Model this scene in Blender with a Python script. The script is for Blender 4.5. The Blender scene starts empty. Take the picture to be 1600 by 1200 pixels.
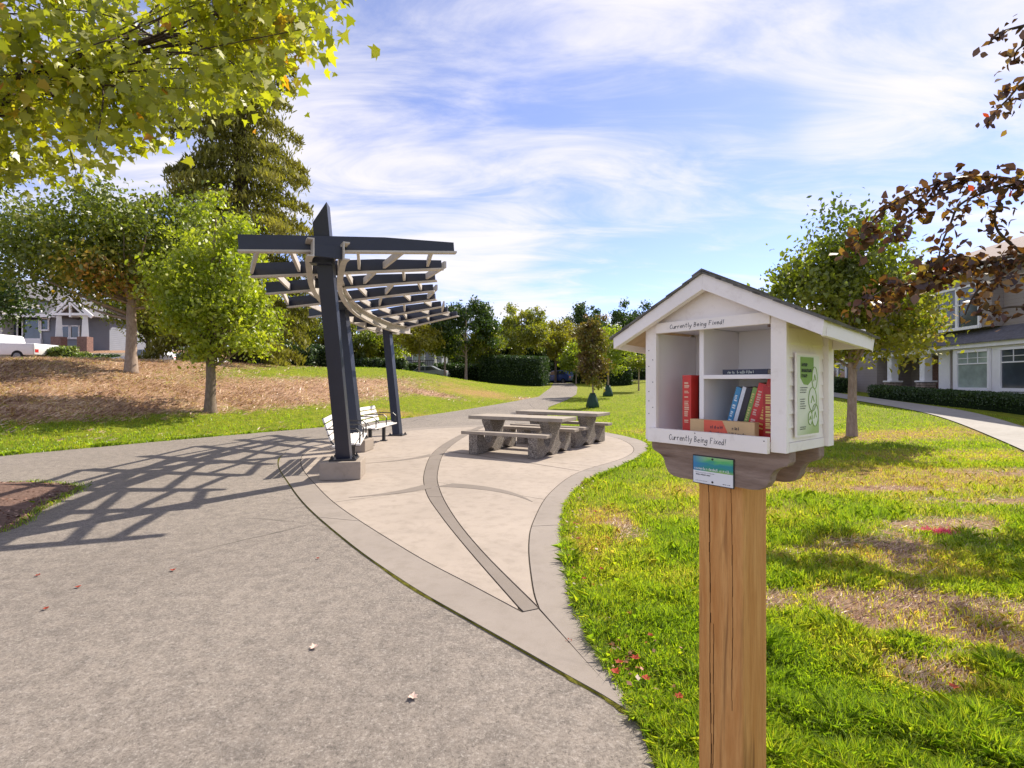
import bpy, bmesh, math, random
import numpy as np
from mathutils import Vector, Matrix, Euler

random.seed(7)
RNG = np.random.default_rng(11)
SC = bpy.context.scene
COL = SC.collection
F = 800.0          # focal length in pixels of the 1600 px wide photograph
CAMH = 1.5
HOR = 597.0

# ------------------------------------------------------------------ camera
cam_d = bpy.data.cameras.new('camera')
cam_d.sensor_width = 36.0
cam_d.lens = 18.0
cam_d.shift_y = -3.0 / 1600.0
cam_d.clip_start = 0.05
cam_d.clip_end = 3000.0
cam = bpy.data.objects.new('camera', cam_d)
cam.location = (0, 0, CAMH)
cam.rotation_euler = (math.radians(90), 0, 0)
COL.objects.link(cam)
SC.camera = cam

# ------------------------------------------------------------------ light
SUN_EL = math.radians(43)
SUN_AZ = math.atan2(0.70, 0.714)       # towards +x +y : the sun stands ahead and to the right
sun_dir = Vector((math.sin(SUN_AZ) * math.cos(SUN_EL), math.cos(SUN_AZ) * math.cos(SUN_EL), math.sin(SUN_EL)))
sd = bpy.data.lights.new('sun', 'SUN')
sd.energy = 3.2
sd.angle = math.radians(0.5)
sd.color = (1.0, 0.91, 0.77)
sun = bpy.data.objects.new('sun', sd)
sun.rotation_euler = sun_dir.to_track_quat('Z', 'Y').to_euler()
sun.location = (20, 20, 30)
COL.objects.link(sun)

world = bpy.data.worlds.new('World')
SC.world = world
world.use_nodes = True
wn, wl = world.node_tree.nodes, world.node_tree.links
wn.clear()
w_out = wn.new('ShaderNodeOutputWorld')
w_bg = wn.new('ShaderNodeBackground')
w_bg.inputs['Strength'].default_value = 0.115
w_sky = wn.new('ShaderNodeTexSky')
w_sky.sky_type = 'NISHITA'
w_sky.sun_disc = False
w_sky.sun_elevation = SUN_EL
w_sky.sun_rotation = SUN_AZ
w_sky.air_density = 0.6
w_sky.dust_density = 0.1
w_sky.ozone_density = 3.0
tc = wn.new('ShaderNodeTexCoord')
sep = wn.new('ShaderNodeSeparateXYZ')
wl.new(tc.outputs['Generated'], sep.inputs[0])
def wmath(op, a, b=None, clamp=False):
    n = wn.new('ShaderNodeMath'); n.operation = op; n.use_clamp = clamp
    for i, v in enumerate((a, b)):
        if v is None: continue
        if isinstance(v, (int, float)): n.inputs[i].default_value = v
        else: wl.new(v, n.inputs[i])
    return n.outputs[0]
zc = wmath('ADD', wmath('MAXIMUM', sep.outputs['Z'], 0.0), 0.12)
cx = wmath('DIVIDE', sep.outputs['X'], zc)
cy = wmath('DIVIDE', sep.outputs['Y'], zc)
comb = wn.new('ShaderNodeCombineXYZ')
wl.new(cx, comb.inputs[0]); wl.new(cy, comb.inputs[1])
def wnoise(scale, detail, rough, dist, mapping):
    mp = wn.new('ShaderNodeMapping')
    mp.inputs['Location'].default_value = mapping[0]
    mp.inputs['Rotation'].default_value = (0, 0, mapping[1])
    mp.inputs['Scale'].default_value = mapping[2]
    wl.new(comb.outputs[0], mp.inputs[0])
    n = wn.new('ShaderNodeTexNoise')
    n.inputs['Scale'].default_value = scale; n.inputs['Detail'].default_value = detail
    n.inputs['Roughness'].default_value = rough; n.inputs['Distortion'].default_value = dist
    wl.new(mp.outputs[0], n.inputs['Vector'])
    return n.outputs['Fac']
n_big = wnoise(0.75, 4, 0.5, 0.3, ((3.1, 1.7, 0), 0.3, (1, 1, 1)))
n_wisp = wnoise(1.5, 9, 0.62, 0.9, ((0.4, 2.2, 0), -0.55, (0.8, 1.9, 1)))
csum = wmath('ADD', wmath('MULTIPLY', n_big, 0.62), wmath('MULTIPLY', n_wisp, 0.55))
cr = wn.new('ShaderNodeValToRGB')
cr.color_ramp.interpolation = 'EASE'
cr.color_ramp.elements[0].position = 0.47; cr.color_ramp.elements[0].color = (0.10, 0.10, 0.10, 1)
cr.color_ramp.elements[1].position = 0.72; cr.color_ramp.elements[1].color = (0.92, 0.92, 0.92, 1)
wl.new(csum, cr.inputs[0])
w_mix = wn.new('ShaderNodeMix'); w_mix.data_type = 'RGBA'
wl.new(cr.outputs[0], w_mix.inputs['Factor'])
w_t = wn.new('ShaderNodeMix'); w_t.data_type = 'RGBA'; w_t.blend_type = 'MULTIPLY'
w_t.inputs['Factor'].default_value = 1.0; w_t.inputs['B'].default_value = (0.90, 0.80, 0.92, 1)
wl.new(w_sky.outputs[0], w_t.inputs['A'])
wl.new(w_t.outputs['Result'], w_mix.inputs['A'])
w_mix.inputs['B'].default_value = (3.65, 3.5, 3.6, 1)
wl.new(w_mix.outputs['Result'], w_bg.inputs['Color'])
wl.new(w_bg.outputs[0], w_out.inputs[0])

SC.view_settings.view_transform = 'Standard'
SC.view_settings.look = 'None'
SC.view_settings.gamma = 1.0
SC.view_settings.use_curve_mapping = False
SC.view_settings.exposure = 1.36
SC.cycles.use_denoising = True
SC.cycles.max_bounces = 8
SC.cycles.transparent_max_bounces = 8

# ------------------------------------------------------------------ helpers
def sstep(a, b, x):
    t = np.clip((np.asarray(x, dtype=float) - a) / (b - a), 0, 1)
    return t * t * (3 - 2 * t)

def at(x, y, Z):
    return Vector(((x - 800) / F * Z, Z, CAMH + (HOR - y) / F * Z))

def gp(x, y, z=0.0):
    s = (CAMH - z) / (y - HOR)
    return ((x - 800) * s, F * s)

def props(o, label=None, cat=None, group=None, kind=None):
    if label: o['label'] = label
    if cat: o['category'] = cat
    if group: o['group'] = group
    if kind: o['kind'] = kind
    return o

def thing(name, label, cat, loc=(0, 0, 0), rz=0.0, group=None):
    o = bpy.data.objects.new(name, None)
    o.empty_display_size = 0.2
    o.location = loc
    o.rotation_euler = (0, 0, rz)
    COL.objects.link(o)
    return props(o, label, cat, group)

def root_of(o):
    while o.parent: o = o.parent
    return o

class MB:
    """collects faces; build() links them as one mesh object"""
    def __init__(s): s.v = []; s.f = []
    def add(s, vs, fs):
        b = len(s.v)
        s.v.extend([tuple(p) for p in vs]); s.f.extend([tuple(i + b for i in f) for f in fs])
        return s
    def box(s, c, size, rot=None):
        hx, hy, hz = size[0] / 2, size[1] / 2, size[2] / 2
        vs = [Vector((x, y, z)) for z in (-hz, hz) for x, y in ((-hx, -hy), (hx, -hy), (hx, hy), (-hx, hy))]
        if rot is not None: vs = [rot @ p for p in vs]
        c = Vector(c)
        return s.add([p + c for p in vs], [(3, 2, 1, 0), (4, 5, 6, 7), (0, 1, 5, 4), (1, 2, 6, 5), (2, 3, 7, 6), (3, 0, 4, 7)])
    def bx(s, x0, x1, y0, y1, z0, z1):
        return s.box(((x0 + x1) / 2, (y0 + y1) / 2, (z0 + z1) / 2), (x1 - x0, y1 - y0, z1 - z0))
    def prism(s, poly, o, ux, uy, n, t):
        """poly (2-D, counter-clockwise seen from +n) in the frame o,ux,uy, extruded from o by t along n"""
        o, ux, uy, n = Vector(o), Vector(ux), Vector(uy), Vector(n)
        k = len(poly)
        lo = [o + ux * a + uy * b for a, b in poly]
        hi = [p + n * t for p in lo]
        fs = [tuple(range(k - 1, -1, -1)), tuple(range(k, 2 * k))]
        fs += [(i, (i + 1) % k, (i + 1) % k + k, i + k) for i in range(k)]
        return s.add(lo + hi, fs)
    def bar(s, a, b, w, h, up=(0, 0, 1)):
        a, b = Vector(a), Vector(b)
        d = (b - a).normalized(); u = Vector(up)
        sx = d.cross(u).normalized(); u = sx.cross(d).normalized()
        vs = []
        for p in (a, b):
            vs += [p - sx * w / 2 - u * h / 2, p + sx * w / 2 - u * h / 2, p + sx * w / 2 + u * h / 2, p - sx * w / 2 + u * h / 2]
        return s.add(vs, [(0, 1, 2, 3), (7, 6, 5, 4), (0, 4, 5, 1), (1, 5, 6, 2), (2, 6, 7, 3), (3, 7, 4, 0)])
    def tube(s, pts, rad, n=8, cap=True):
        pts = [Vector(p) for p in pts]
        if isinstance(rad, (int, float)): rad = [rad] * len(pts)
        rings = []; prev = None
        for i, p in enumerate(pts):
            d = (pts[min(i + 1, len(pts) - 1)] - pts[max(i - 1, 0)]).normalized()
            if prev is None:
                a = Vector((0, 0, 1)) if abs(d.z) < .9 else Vector((1, 0, 0))
                prev = d.cross(a).normalized()
            prev = (prev - d * prev.dot(d)).normalized()
            q = d.cross(prev)
            rings.append([p + (prev * math.cos(2 * math.pi * k / n) + q * math.sin(2 * math.pi * k / n)) * rad[i] for k in range(n)])
        vs = [v for r in rings for v in r]; fs = []
        for i in range(len(rings) - 1):
            for k in range(n):
                a = i * n + k; b = i * n + (k + 1) % n
                fs.append((a, b, b + n, a + n))
        if cap:
            fs.append(tuple(range(n - 1, -1, -1))); fs.append(tuple(range((len(rings) - 1) * n, len(rings) * n)))
        return s.add(vs, fs)
    def build(s, name, mat, parent=None, world=False, bevel=0.0, smooth=False, seg=2):
        v = s.v
        if parent is not None and world:
            L = root_of(parent).location
            v = [(p[0] - L.x, p[1] - L.y, p[2] - L.z) for p in v]
        me = bpy.data.meshes.new(name)
        me.from_pydata([tuple(p) for p in v], [], s.f)
        if bevel > 0:
            bm = bmesh.new(); bm.from_mesh(me)
            es = [e for e in bm.edges if len(e.link_faces) == 2 and e.calc_face_angle(0) > 0.6]
            bmesh.ops.bevel(bm, geom=es, offset=bevel, segments=seg, profile=0.6, affect='EDGES', clamp_overlap=True)
            bm.to_mesh(me); bm.free()
        return link(name, me, mat, parent, smooth)

def link(name, me, mat, parent=None, smooth=False):
    if mat is not None: me.materials.append(mat)
    if smooth: me.polygons.foreach_set('use_smooth', [True] * len(me.polygons))
    o = bpy.data.objects.new(name, me)
    COL.objects.link(o)
    if parent is not None: o.parent = parent
    return o

def np_mesh(name, V, k, tint=None):
    """mesh of N polygons with k corners each, V has shape (N,k,3)"""
    N = V.shape[0]
    me = bpy.data.meshes.new(name)
    me.vertices.add(N * k); me.loops.add(N * k); me.polygons.add(N)
    me.vertices.foreach_set('co', V.reshape(-1).astype(np.float32))
    me.loops.foreach_set('vertex_index', np.arange(N * k, dtype=np.int32))
    me.polygons.foreach_set('loop_start', np.arange(0, N * k, k, dtype=np.int32))
    me.polygons.foreach_set('loop_total', np.full(N, k, dtype=np.int32))
    me.update(calc_edges=True)
    if tint is not None:
        a = me.attributes.new('tint', 'FLOAT', 'POINT')
        a.data.foreach_set('value', np.repeat(tint, k).astype(np.float32))
    return me

# ------------------------------------------------------------------ materials
MATS = {}
class NT:
    def __init__(s, name):
        s.m = bpy.data.materials.new(name); s.m.use_nodes = True
        s.n = s.m.node_tree.nodes; s.l = s.m.node_tree.links
        s.p = s.n['Principled BSDF']; s.out = s.n['Material Output']
        MATS[name] = s.m
    def new(s, t, **kw):
        n = s.n.new(t)
        for k, v in kw.items(): setattr(n, k, v)
        return n
    def coord(s, kind='Object', scale=(1, 1, 1), rot=(0, 0, 0)):
        t = s.new('ShaderNodeTexCoord'); m = s.new('ShaderNodeMapping')
        m.inputs['Scale'].default_value = scale; m.inputs['Rotation'].default_value = rot
        s.l.new(t.outputs[kind], m.inputs[0]); return m.outputs[0]
    def noise(s, vec, scale, detail=4, rough=0.55, dist=0.0):
        n = s.new('ShaderNodeTexNoise')
        n.inputs['Scale'].default_value = scale; n.inputs['Detail'].default_value = detail
        n.inputs['Roughness'].default_value = rough; n.inputs['Distortion'].default_value = dist
        if vec is not None: s.l.new(vec, n.inputs['Vector'])
        return n.outputs['Fac']
    def ramp(s, fac, stops, interp='LINEAR'):
        r = s.new('ShaderNodeValToRGB'); r.color_ramp.interpolation = interp
        e = r.color_ramp.elements
        while len(e) < len(stops): e.new(0.5)
        for i, (p, c) in enumerate(stops):
            e[i].position = p; e[i].color = (c if len(c) == 4 else (*c, 1)) if not isinstance(c, (int, float)) else (c, c, c, 1)
        s.l.new(fac, r.inputs[0]); return r.outputs[0]
    def mix(s, fac, a, b, blend='MIX'):
        m = s.new('ShaderNodeMix', data_type='RGBA', blend_type=blend)
        for key, v in (('Factor', fac), ('A', a), ('B', b)):
            if isinstance(v, (int, float)): m.inputs[key].default_value = v if key == 'Factor' else (v, v, v, 1)
            elif isinstance(v, tuple): m.inputs[key].default_value = (*v, 1) if len(v) == 3 else v
            else: s.l.new(v, m.inputs[key])
        return m.outputs['Result']
    def math(s, op, a, b=None):
        m = s.new('ShaderNodeMath', operation=op)
        for i, v in enumerate((a, b)):
            if v is None: continue
            if isinstance(v, (int, float)): m.inputs[i].default_value = v
            else: s.l.new(v, m.inputs[i])
        return m.outputs[0]
    def bump(s, h, strength=0.3, dist=0.01):
        b = s.new('ShaderNodeBump'); b.inputs['Strength'].default_value = strength; b.inputs['Distance'].default_value = dist
        s.l.new(h, b.inputs['Height']); s.l.new(b.outputs[0], s.p.inputs['Normal']); return b.outputs[0]
    def base(s, c, rough=0.6, spec=0.4, metal=0.0):
        if isinstance(c, tuple): s.p.inputs['Base Color'].default_value = (*c, 1)
        else: s.l.new(c, s.p.inputs['Base Color'])
        s.p.inputs['Roughness'].default_value = rough
        s.p.inputs['Specular IOR Level'].default_value = spec
        s.p.inputs['Metallic'].default_value = metal
        return s.m

def plain(name, c, rough=0.6, spec=0.4, var=0.10, scale=6.0, bump=0.0, bscale=60.0, metal=0.0, grime=None):
    t = NT(name)
    v = t.coord()
    n = t.noise(v, scale, 5, 0.6)
    lo = tuple(max(0, x * (1 - var)) for x in c); hi = tuple(min(1, x * (1 + var)) for x in c)
    col = t.ramp(n, [(0.3, lo), (0.7, hi)])
    if grime:
        g = t.ramp(t.noise(v, scale * 2.3, 8, 0.7), [(0.56, 0.0), (0.75, 1.0)])
        col = t.mix(t.math('MULTIPLY', g, grime[1]), col, grime[0])
    m = t.base(col, rough, spec, metal)
    if bump > 0: t.bump(t.noise(v, bscale, 4, 0.6), bump, 0.01)
    return m

def wood(name, c0, c1, grain=(1, 1, 1), scale=9.0, rough=0.75, dark=None, bump=0.25):
    t = NT(name)
    v = t.coord('Object', grain)
    n1 = t.noise(v, scale, 6, 0.65, 0.4)
    n2 = t.noise(v, scale * 6, 4, 0.6)
    col = t.ramp(n1, [(0.28, c0), (0.72, c1)])
    col = t.mix(t.math('MULTIPLY', t.ramp(n2, [(0.45, 0.0), (0.8, 1.0)]), 0.35), col, tuple(x * 0.55 for x in c0))
    if dark:
        d = t.ramp(t.noise(t.coord('Object', tuple(0.6 * q for q in grain)), scale * 0.9, 3, 0.5, 0.8), [(0.60, 0.0), (0.72, 1.0)])
        col = t.mix(t.math('MULTIPLY', d, 0.7), col, dark)
    m = t.base(col, rough, 0.25)
    t.bump(n2, bump, 0.004)
    return m

def leafmat(name, stops, trans=0.45, gloss=0.06, rough=0.45):
    t = NT(name)
    a = t.new('ShaderNodeAttribute'); a.attribute_name = 'tint'
    col = t.ramp(a.outputs['Fac'], stops)
    d = t.new('ShaderNodeBsdfDiffuse'); tr = t.new('ShaderNodeBsdfTranslucent'); g = t.new('ShaderNodeBsdfGlossy')
    g.inputs['Roughness'].default_value = rough
    t.l.new(col, d.inputs[0])
    br = t.mix(1.0, col, (1.25, 1.35, 0.55), 'MULTIPLY')
    t.l.new(br, tr.inputs[0])
    m1 = t.new('ShaderNodeMixShader'); m1.inputs[0].default_value = trans
    t.l.new(d.outputs[0], m1.inputs[1]); t.l.new(tr.outputs[0], m1.inputs[2])
    m2 = t.new('ShaderNodeMixShader'); m2.inputs[0].default_value = gloss
    t.l.new(m1.outputs[0], m2.inputs[1]); t.l.new(g.outputs[0], m2.inputs[2])
    t.l.new(m2.outputs[0], t.out.inputs[0])
    t.n.remove(t.p)
    return t.m

# --- surfaces
def make_asphalt():
    t = NT('asphalt'); v = t.coord()
    big = t.noise(v, 0.35, 5, 0.6); mid = t.noise(v, 9, 6, 0.7); fine = t.noise(v, 62, 5, 0.85)
    c = t.ramp(big, [(0.3, (0.215, 0.184, 0.158)), (0.7, (0.288, 0.248, 0.212))])
    c = t.mix(t.ramp(mid, [(0.32, 0.55), (0.60, 0.0)]), c, (0.085, 0.076, 0.07))
    c = t.mix(t.ramp(fine, [(0.53, 0.0), (0.66, 0.7)]), c, (0.42, 0.385, 0.35))
    c = t.mix(t.ramp(fine, [(0.34, 0.8), (0.48, 0.0)]), c, (0.06, 0.054, 0.05))
    st = t.noise(v, 1.6, 8, 0.72, 0.6)
    c = t.mix(t.ramp(st, [(0.56, 0.0), (0.70, 0.35)]), c, (0.10, 0.09, 0.082))
    vo = t.new('ShaderNodeTexVoronoi'); vo.feature = 'DISTANCE_TO_EDGE'; vo.inputs['Scale'].default_value = 0.33
    wob = t.new('ShaderNodeMix', data_type='VECTOR'); wob.inputs['Factor'].default_value = 0.16
    nn = t.new('ShaderNodeTexNoise'); nn.inputs['Scale'].default_value = 1.8; nn.inputs['Detail'].default_value = 6
    t.l.new(v, nn.inputs['Vector']); t.l.new(v, wob.inputs['A']); t.l.new(nn.outputs['Color'], wob.inputs['B']); t.l.new(wob.outputs['Result'], vo.inputs['Vector'])
    crk = t.math('MULTIPLY', t.ramp(vo.outputs['Distance'], [(0.0, 1.0), (0.006, 0.0)]), t.ramp(t.noise(v, .5, 3), [(.50, 0.0), (.62, .75)]))
    c = t.mix(crk, c, (0.03, 0.027, 0.025))
    t.base(c, 0.85, 0.25)
    t.bump(t.math('ADD', fine, t.math('MULTIPLY', mid, 0.6)), 0.7, 0.008)
    return t.m
def make_concrete(name, c, speck=0.25, bump=0.25, stain=(0.18, 0.15, 0.12)):
    t = NT(name); v = t.coord()
    big = t.noise(v, 0.7, 6, 0.65, 0.3); mid = t.noise(v, 6, 7, 0.7); fine = t.noise(v, 170, 3, 0.7)
    col = t.ramp(big, [(0.3, tuple(x * 0.86 for x in c)), (0.7, tuple(x * 1.08 for x in c))])
    col = t.mix(t.ramp(mid, [(0.48, 0.0), (0.72, 0.42)]), col, stain)
    col = t.mix(t.ramp(t.noise(v, 1.7, 8, .75, 1.0), [(.55, 0.0), (.68, .30)]), col, tuple(x * .55 for x in c))
    col = t.mix(t.ramp(fine, [(0.30, speck), (0.45, 0.0)]), col, tuple(x * 0.45 for x in c))
    t.base(col, 0.85, 0.25)
    t.bump(t.math('ADD', fine, mid), bump, 0.004)
    return t.m
def make_aggregate():
    t = NT('exposed_aggregate'); v = t.coord()
    vo = t.new('ShaderNodeTexVoronoi'); vo.inputs['Scale'].default_value = 85; t.l.new(v, vo.inputs['Vector'])
    sepc = t.new('ShaderNodeSeparateColor'); t.l.new(vo.outputs['Color'], sepc.inputs[0])
    c = t.ramp(sepc.outputs[0], [(0.0, (0.06, 0.05, 0.045)), (0.45, (0.20, 0.17, 0.145)), (0.8, (0.33, 0.29, 0.25)), (1.0, (0.48, 0.44, 0.40))])
    c = t.mix(t.ramp(t.noise(v, 3, 4), [(0.4, 0.0), (0.7, 0.35)]), c, (0.13, 0.11, 0.09))
    t.base(c, 0.8, 0.3); t.bump(vo.outputs['Distance'], 0.7, -0.01)
    return t.m
def make_ground():
    """lawn: green, yellow and dried-out grass, bare pinkish earth on the bank"""
    t = NT('lawn'); v = t.coord()
    a = t.new('ShaderNodeAttribute'); a.attribute_name = 'dry'
    e = t.new('ShaderNodeAttribute'); e.attribute_name = 'earth'
    big = t.noise(v, 0.5, 6, 0.65, 0.4); mid = t.noise(v, 3.5, 6, 0.7); fine = t.noise(v, 45, 4, 0.75)
    fine2 = t.noise(t.coord('Object', (1, 0.35, 1)), 22, 5, 0.8, 0.5)
    green = t.ramp(mid, [(0.28, (0.13, 0.18, 0.012)), (0.55, (0.24, 0.27, 0.014)), (0.78, (0.35, 0.33, 0.025))])
    dry = t.ramp(mid, [(0.3, (0.36, 0.20, 0.075)), (0.7, (0.47, 0.30, 0.13))])
    soil = t.ramp(fine2, [(0.30, (0.18, 0.09, 0.055)), (0.48, (0.45, 0.27, 0.175)), (0.72, (0.60, 0.41, 0.29))])
    df = t.ramp(t.math('ADD', a.outputs['Fac'], t.math('MULTIPLY', t.math('SUBTRACT', big, 0.5), 1.5)), [(0.35, 0.0), (0.75, 0.9)])
    c = t.mix(df, green, dry)
    ef = t.ramp(t.math('ADD', t.math('ADD', e.outputs['Fac'], t.math('MULTIPLY', t.math('SUBTRACT', mid, 0.5), 1.4)), t.math('MULTIPLY', t.math('SUBTRACT', t.noise(v, 14, 5, .75), 0.5), 1.4)), [(0.44, 0.0), (0.60, 1.0)])
    c = t.mix(ef, c, soil)
    c = t.mix(t.ramp(fine, [(0.32, 0.6), (0.52, 0.0)]), c, (0.045, 0.05, 0.012))
    t.base(c, 0.9, 0.15)
    t.bump(t.math('ADD', fine, fine2), 0.9, 0.05)
    return t.m
M = {}
M['asphalt'] = make_asphalt()
M['panel'] = make_concrete('plaza_concrete', (0.36, 0.305, 0.258), 0.22)
M['border'] = make_concrete('border_concrete', (0.275, 0.238, 0.208), 0.35)
M['rib'] = make_concrete('rib_concrete', (0.215, 0.183, 0.158), 0.40)
M['joint'] = plain('joint_dirt', (0.06, 0.05, 0.04), 0.95, 0.1, 0.4, 20)
M['footing'] = make_concrete('footing_concrete', (0.34, 0.285, 0.235), 0.25)
M['walk'] = make_concrete('sidewalk_concrete', (0.33, 0.31, 0.29), 0.2)
M['aggregate'] = make_aggregate()
M['tabletop'] = make_concrete('tabletop_concrete', (0.36, 0.31, 0.26), 0.45, 0.3)
M['lawn'] = make_ground()
M['mulch'] = wood('bark_mulch', (0.07, 0.04, 0.03), (0.22, 0.14, 0.11), (1, 1, 1), 28, 0.95, None, 1.0)
M['moss'] = plain('moss', (0.15, 0.14, 0.02), 0.95, 0.1, 0.5, 12, 0.8, 90)
M['navy'] = plain('navy_paint', (0.015, 0.018, 0.034), 0.42, 0.5, 0.15, 3)
M['cream'] = plain('cream_paint', (0.50, 0.455, 0.42), 0.6, 0.3, 0.12, 4)
M['steel'] = plain('dark_steel', (0.05, 0.05, 0.055), 0.4, 0.5, 0.2, 10, metal=0.6)
M['black'] = plain('black_metal', (0.018, 0.018, 0.02), 0.4, 0.5, 0.2, 10)
M['slat'] = plain('white_slat', (0.74, 0.71, 0.68), 0.5, 0.4, 0.06, 8)
M['libwhite'] = plain('library_white_paint', (0.90, 0.83, 0.775), 0.55, 0.35, 0.04, 7, 0.12, 45, grime=((0.50, 0.40, 0.33), 0.35))
M['libinside'] = plain('library_inner_paint', (0.90, 0.855, 0.83), 0.6, 0.3, 0.03, 5, 0.08, 40)
M['soffit'] = wood('raw_soffit_wood', (0.50, 0.34, 0.20), (0.66, 0.48, 0.31), (1, 6, 1), 6)
M['post'] = wood('cedar_post', (0.52, 0.215, 0.058), (0.74, 0.40, 0.145), (9, 9, 0.7), 4, 0.7, (0.12, 0.045, 0.015), 0.3)
M['bracket'] = wood('weathered_bracket', (0.20, 0.135, 0.105), (0.36, 0.27, 0.225), (1, 6, 8), 5, 0.8, (0.09, 0.05, 0.035), 0.3)
M['shingle'] = plain('grey_shingle', (0.17, 0.16, 0.145), 0.95, 0.15, 0.35, 30, 0.6, 220)
M['ink'] = plain('marker_ink', (0.012, 0.012, 0.02), 0.5, 0.3, 0.0)
M['bark'] = wood('tree_bark', (0.13, 0.095, 0.07), (0.30, 0.23, 0.175), (4, 4, 1), 6, 0.9, None, 0.9)
M['barkpale'] = wood('pale_bark', (0.22, 0.16, 0.125), (0.44, 0.345, 0.28), (3, 3, 1), 6, 0.9, None, 0.7)
M['barkdark'] = wood('dark_bark', (0.035, 0.025, 0.018), (0.10, 0.07, 0.05), (4, 4, 1), 6, 0.9, None, 0.9)

# --- leaves
M['lf_maple'] = leafmat('maple_leaf', [(0.0, (0.15, 0.17, 0.010)), (0.40, (0.32, 0.33, 0.016)), (0.85, (0.50, 0.46, 0.03)), (1.0, (0.50, 0.22, 0.02))], 0.64)
M['lf_bright'] = leafmat('bright_leaf', [(0.0, (0.11, 0.16, 0.012)), (0.5, (0.27, 0.33, 0.022)), (1.0, (0.47, 0.47, 0.05))], 0.58)
M['lf_mid'] = leafmat('mid_leaf', [(0.0, (0.06, 0.095, 0.012)), (0.5, (0.19, 0.225, 0.022)), (0.8, (0.34, 0.31, 0.035)), (1.0, (0.46, 0.22, 0.04))], 0.5)
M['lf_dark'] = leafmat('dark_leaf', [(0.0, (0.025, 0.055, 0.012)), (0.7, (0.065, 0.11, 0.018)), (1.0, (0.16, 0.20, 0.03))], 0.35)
M['lf_yellow'] = leafmat('yellow_leaf', [(0.0, (0.16, 0.17, 0.015)), (0.6, (0.36, 0.32, 0.025)), (1.0, (0.55, 0.42, 0.04))], 0.45)
M['lf_rust'] = leafmat('rust_leaf', [(0.0, (0.06, 0.035, 0.018)), (0.4, (0.17, 0.10, 0.03)), (0.65, (0.22, 0.19, 0.04)), (1.0, (0.17, 0.22, 0.03))], 0.35)
M['lf_beech'] = leafmat('copper_beech_leaf', [(0.0, (0.03, 0.012, 0.012)), (0.4, (0.09, 0.034, 0.018)), (0.75, (0.24, 0.11, 0.03)), (0.96, (0.34, 0.22, 0.03)), (1.0, (0.50, 0.06, 0.03))], 0.35, 0.06, 0.4)
M['lf_conifer'] = leafmat('cedar_spray', [(0.0, (0.06, 0.065, 0.014)), (0.5, (0.20, 0.19, 0.035)), (1.0, (0.40, 0.34, 0.08))], 0.42, 0.03)
M['lf_hedge'] = leafmat('hedge_leaf', [(0.0, (0.018, 0.045, 0.012)), (0.7, (0.05, 0.095, 0.02)), (1.0, (0.11, 0.16, 0.03))], 0.3)
M['lf_blossom'] = leafmat('shrub_leaf', [(0.0, (0.08, 0.13, 0.02)), (0.6, (0.20, 0.26, 0.05)), (1.0, (0.55, 0.50, 0.30))], 0.4)
M['blade'] = leafmat('grass_blade', [(0.0, (0.11, 0.20, 0.014)), (0.38, (0.27, 0.385, 0.024)), (0.66, (0.43, 0.46, 0.035)), (0.85, (0.56, 0.46, 0.12)), (1.0, (0.50, 0.30, 0.13))], 0.62, 0.05, 0.4)
M['redleaf'] = plain('fallen_red_leaf', (0.34, 0.045, 0.02), 0.7, 0.2, 0.6, 30)
M['paleleaf'] = plain('fallen_pale_leaf', (0.62, 0.45, 0.38), 0.7, 0.2, 0.2, 30)
M['pink'] = leafmat('pink_paint', [(0.0, (0.65, 0.05, 0.16)), (1.0, (0.80, 0.15, 0.28))], 0.2)

# ------------------------------------------------------------------ terrain
LEDGE = np.array([(-60, -4), (-24, 6.2), (-14, 8.9), (-10.34, 10.35), (-8.7, 13.2), (-6.3, 16.9), (-4.0, 21.0), (-2.0, 25.2), (1.7, 33), (3.3, 43), (4.4, 54), (4.6, 70)], float)
def ledge_x(Y):
    return np.interp(Y, LEDGE[:, 1], LEDGE[:, 0])
def edge_dist(X, Y):
    best = np.full(X.shape, 1e9)
    for (x0, y0), (x1, y1) in zip(LEDGE[:-1], LEDGE[1:]):
        dx, dy = x1 - x0, y1 - y0
        t = np.clip(((X - x0) * dx + (Y - y0) * dy) / (dx * dx + dy * dy), 0, 1)
        best = np.minimum(best, np.hypot(X - x0 - t * dx, Y - y0 - t * dy))
    return best
def terrain(X, Y):
    X = np.asarray(X, float); Y = np.asarray(Y, float)
    z = 1.4 * sstep(16, 56, Y)
    left = X < ledge_x(Y)
    d = np.where(left, edge_dist(X, Y), 0.0)
    amp = 2.42 - 0.62 * sstep(22, 37, Y)
    hill = amp * (sstep(-0.3, 13.2, d) - sstep(-0.3, 13.2, 0.0))
    fall = 1 - 0.8 * sstep(37, 48, Y) * sstep(-20, -14, X)
    rise = 1.3 * sstep(30, 42, Y) * (1 - sstep(-27, -19, X)) - 0.35 * sstep(15, 18, d) * (1 - sstep(30, 42, Y))
    z = z + hill * fall + np.where(left, rise, 0)
    z = z + np.where(left, 0, 0.45 * sstep(7, 19, X) * sstep(9, 20, Y))
    return z
def tz(x, y): return float(terrain(np.array([x]), np.array([y]))[0])

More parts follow.
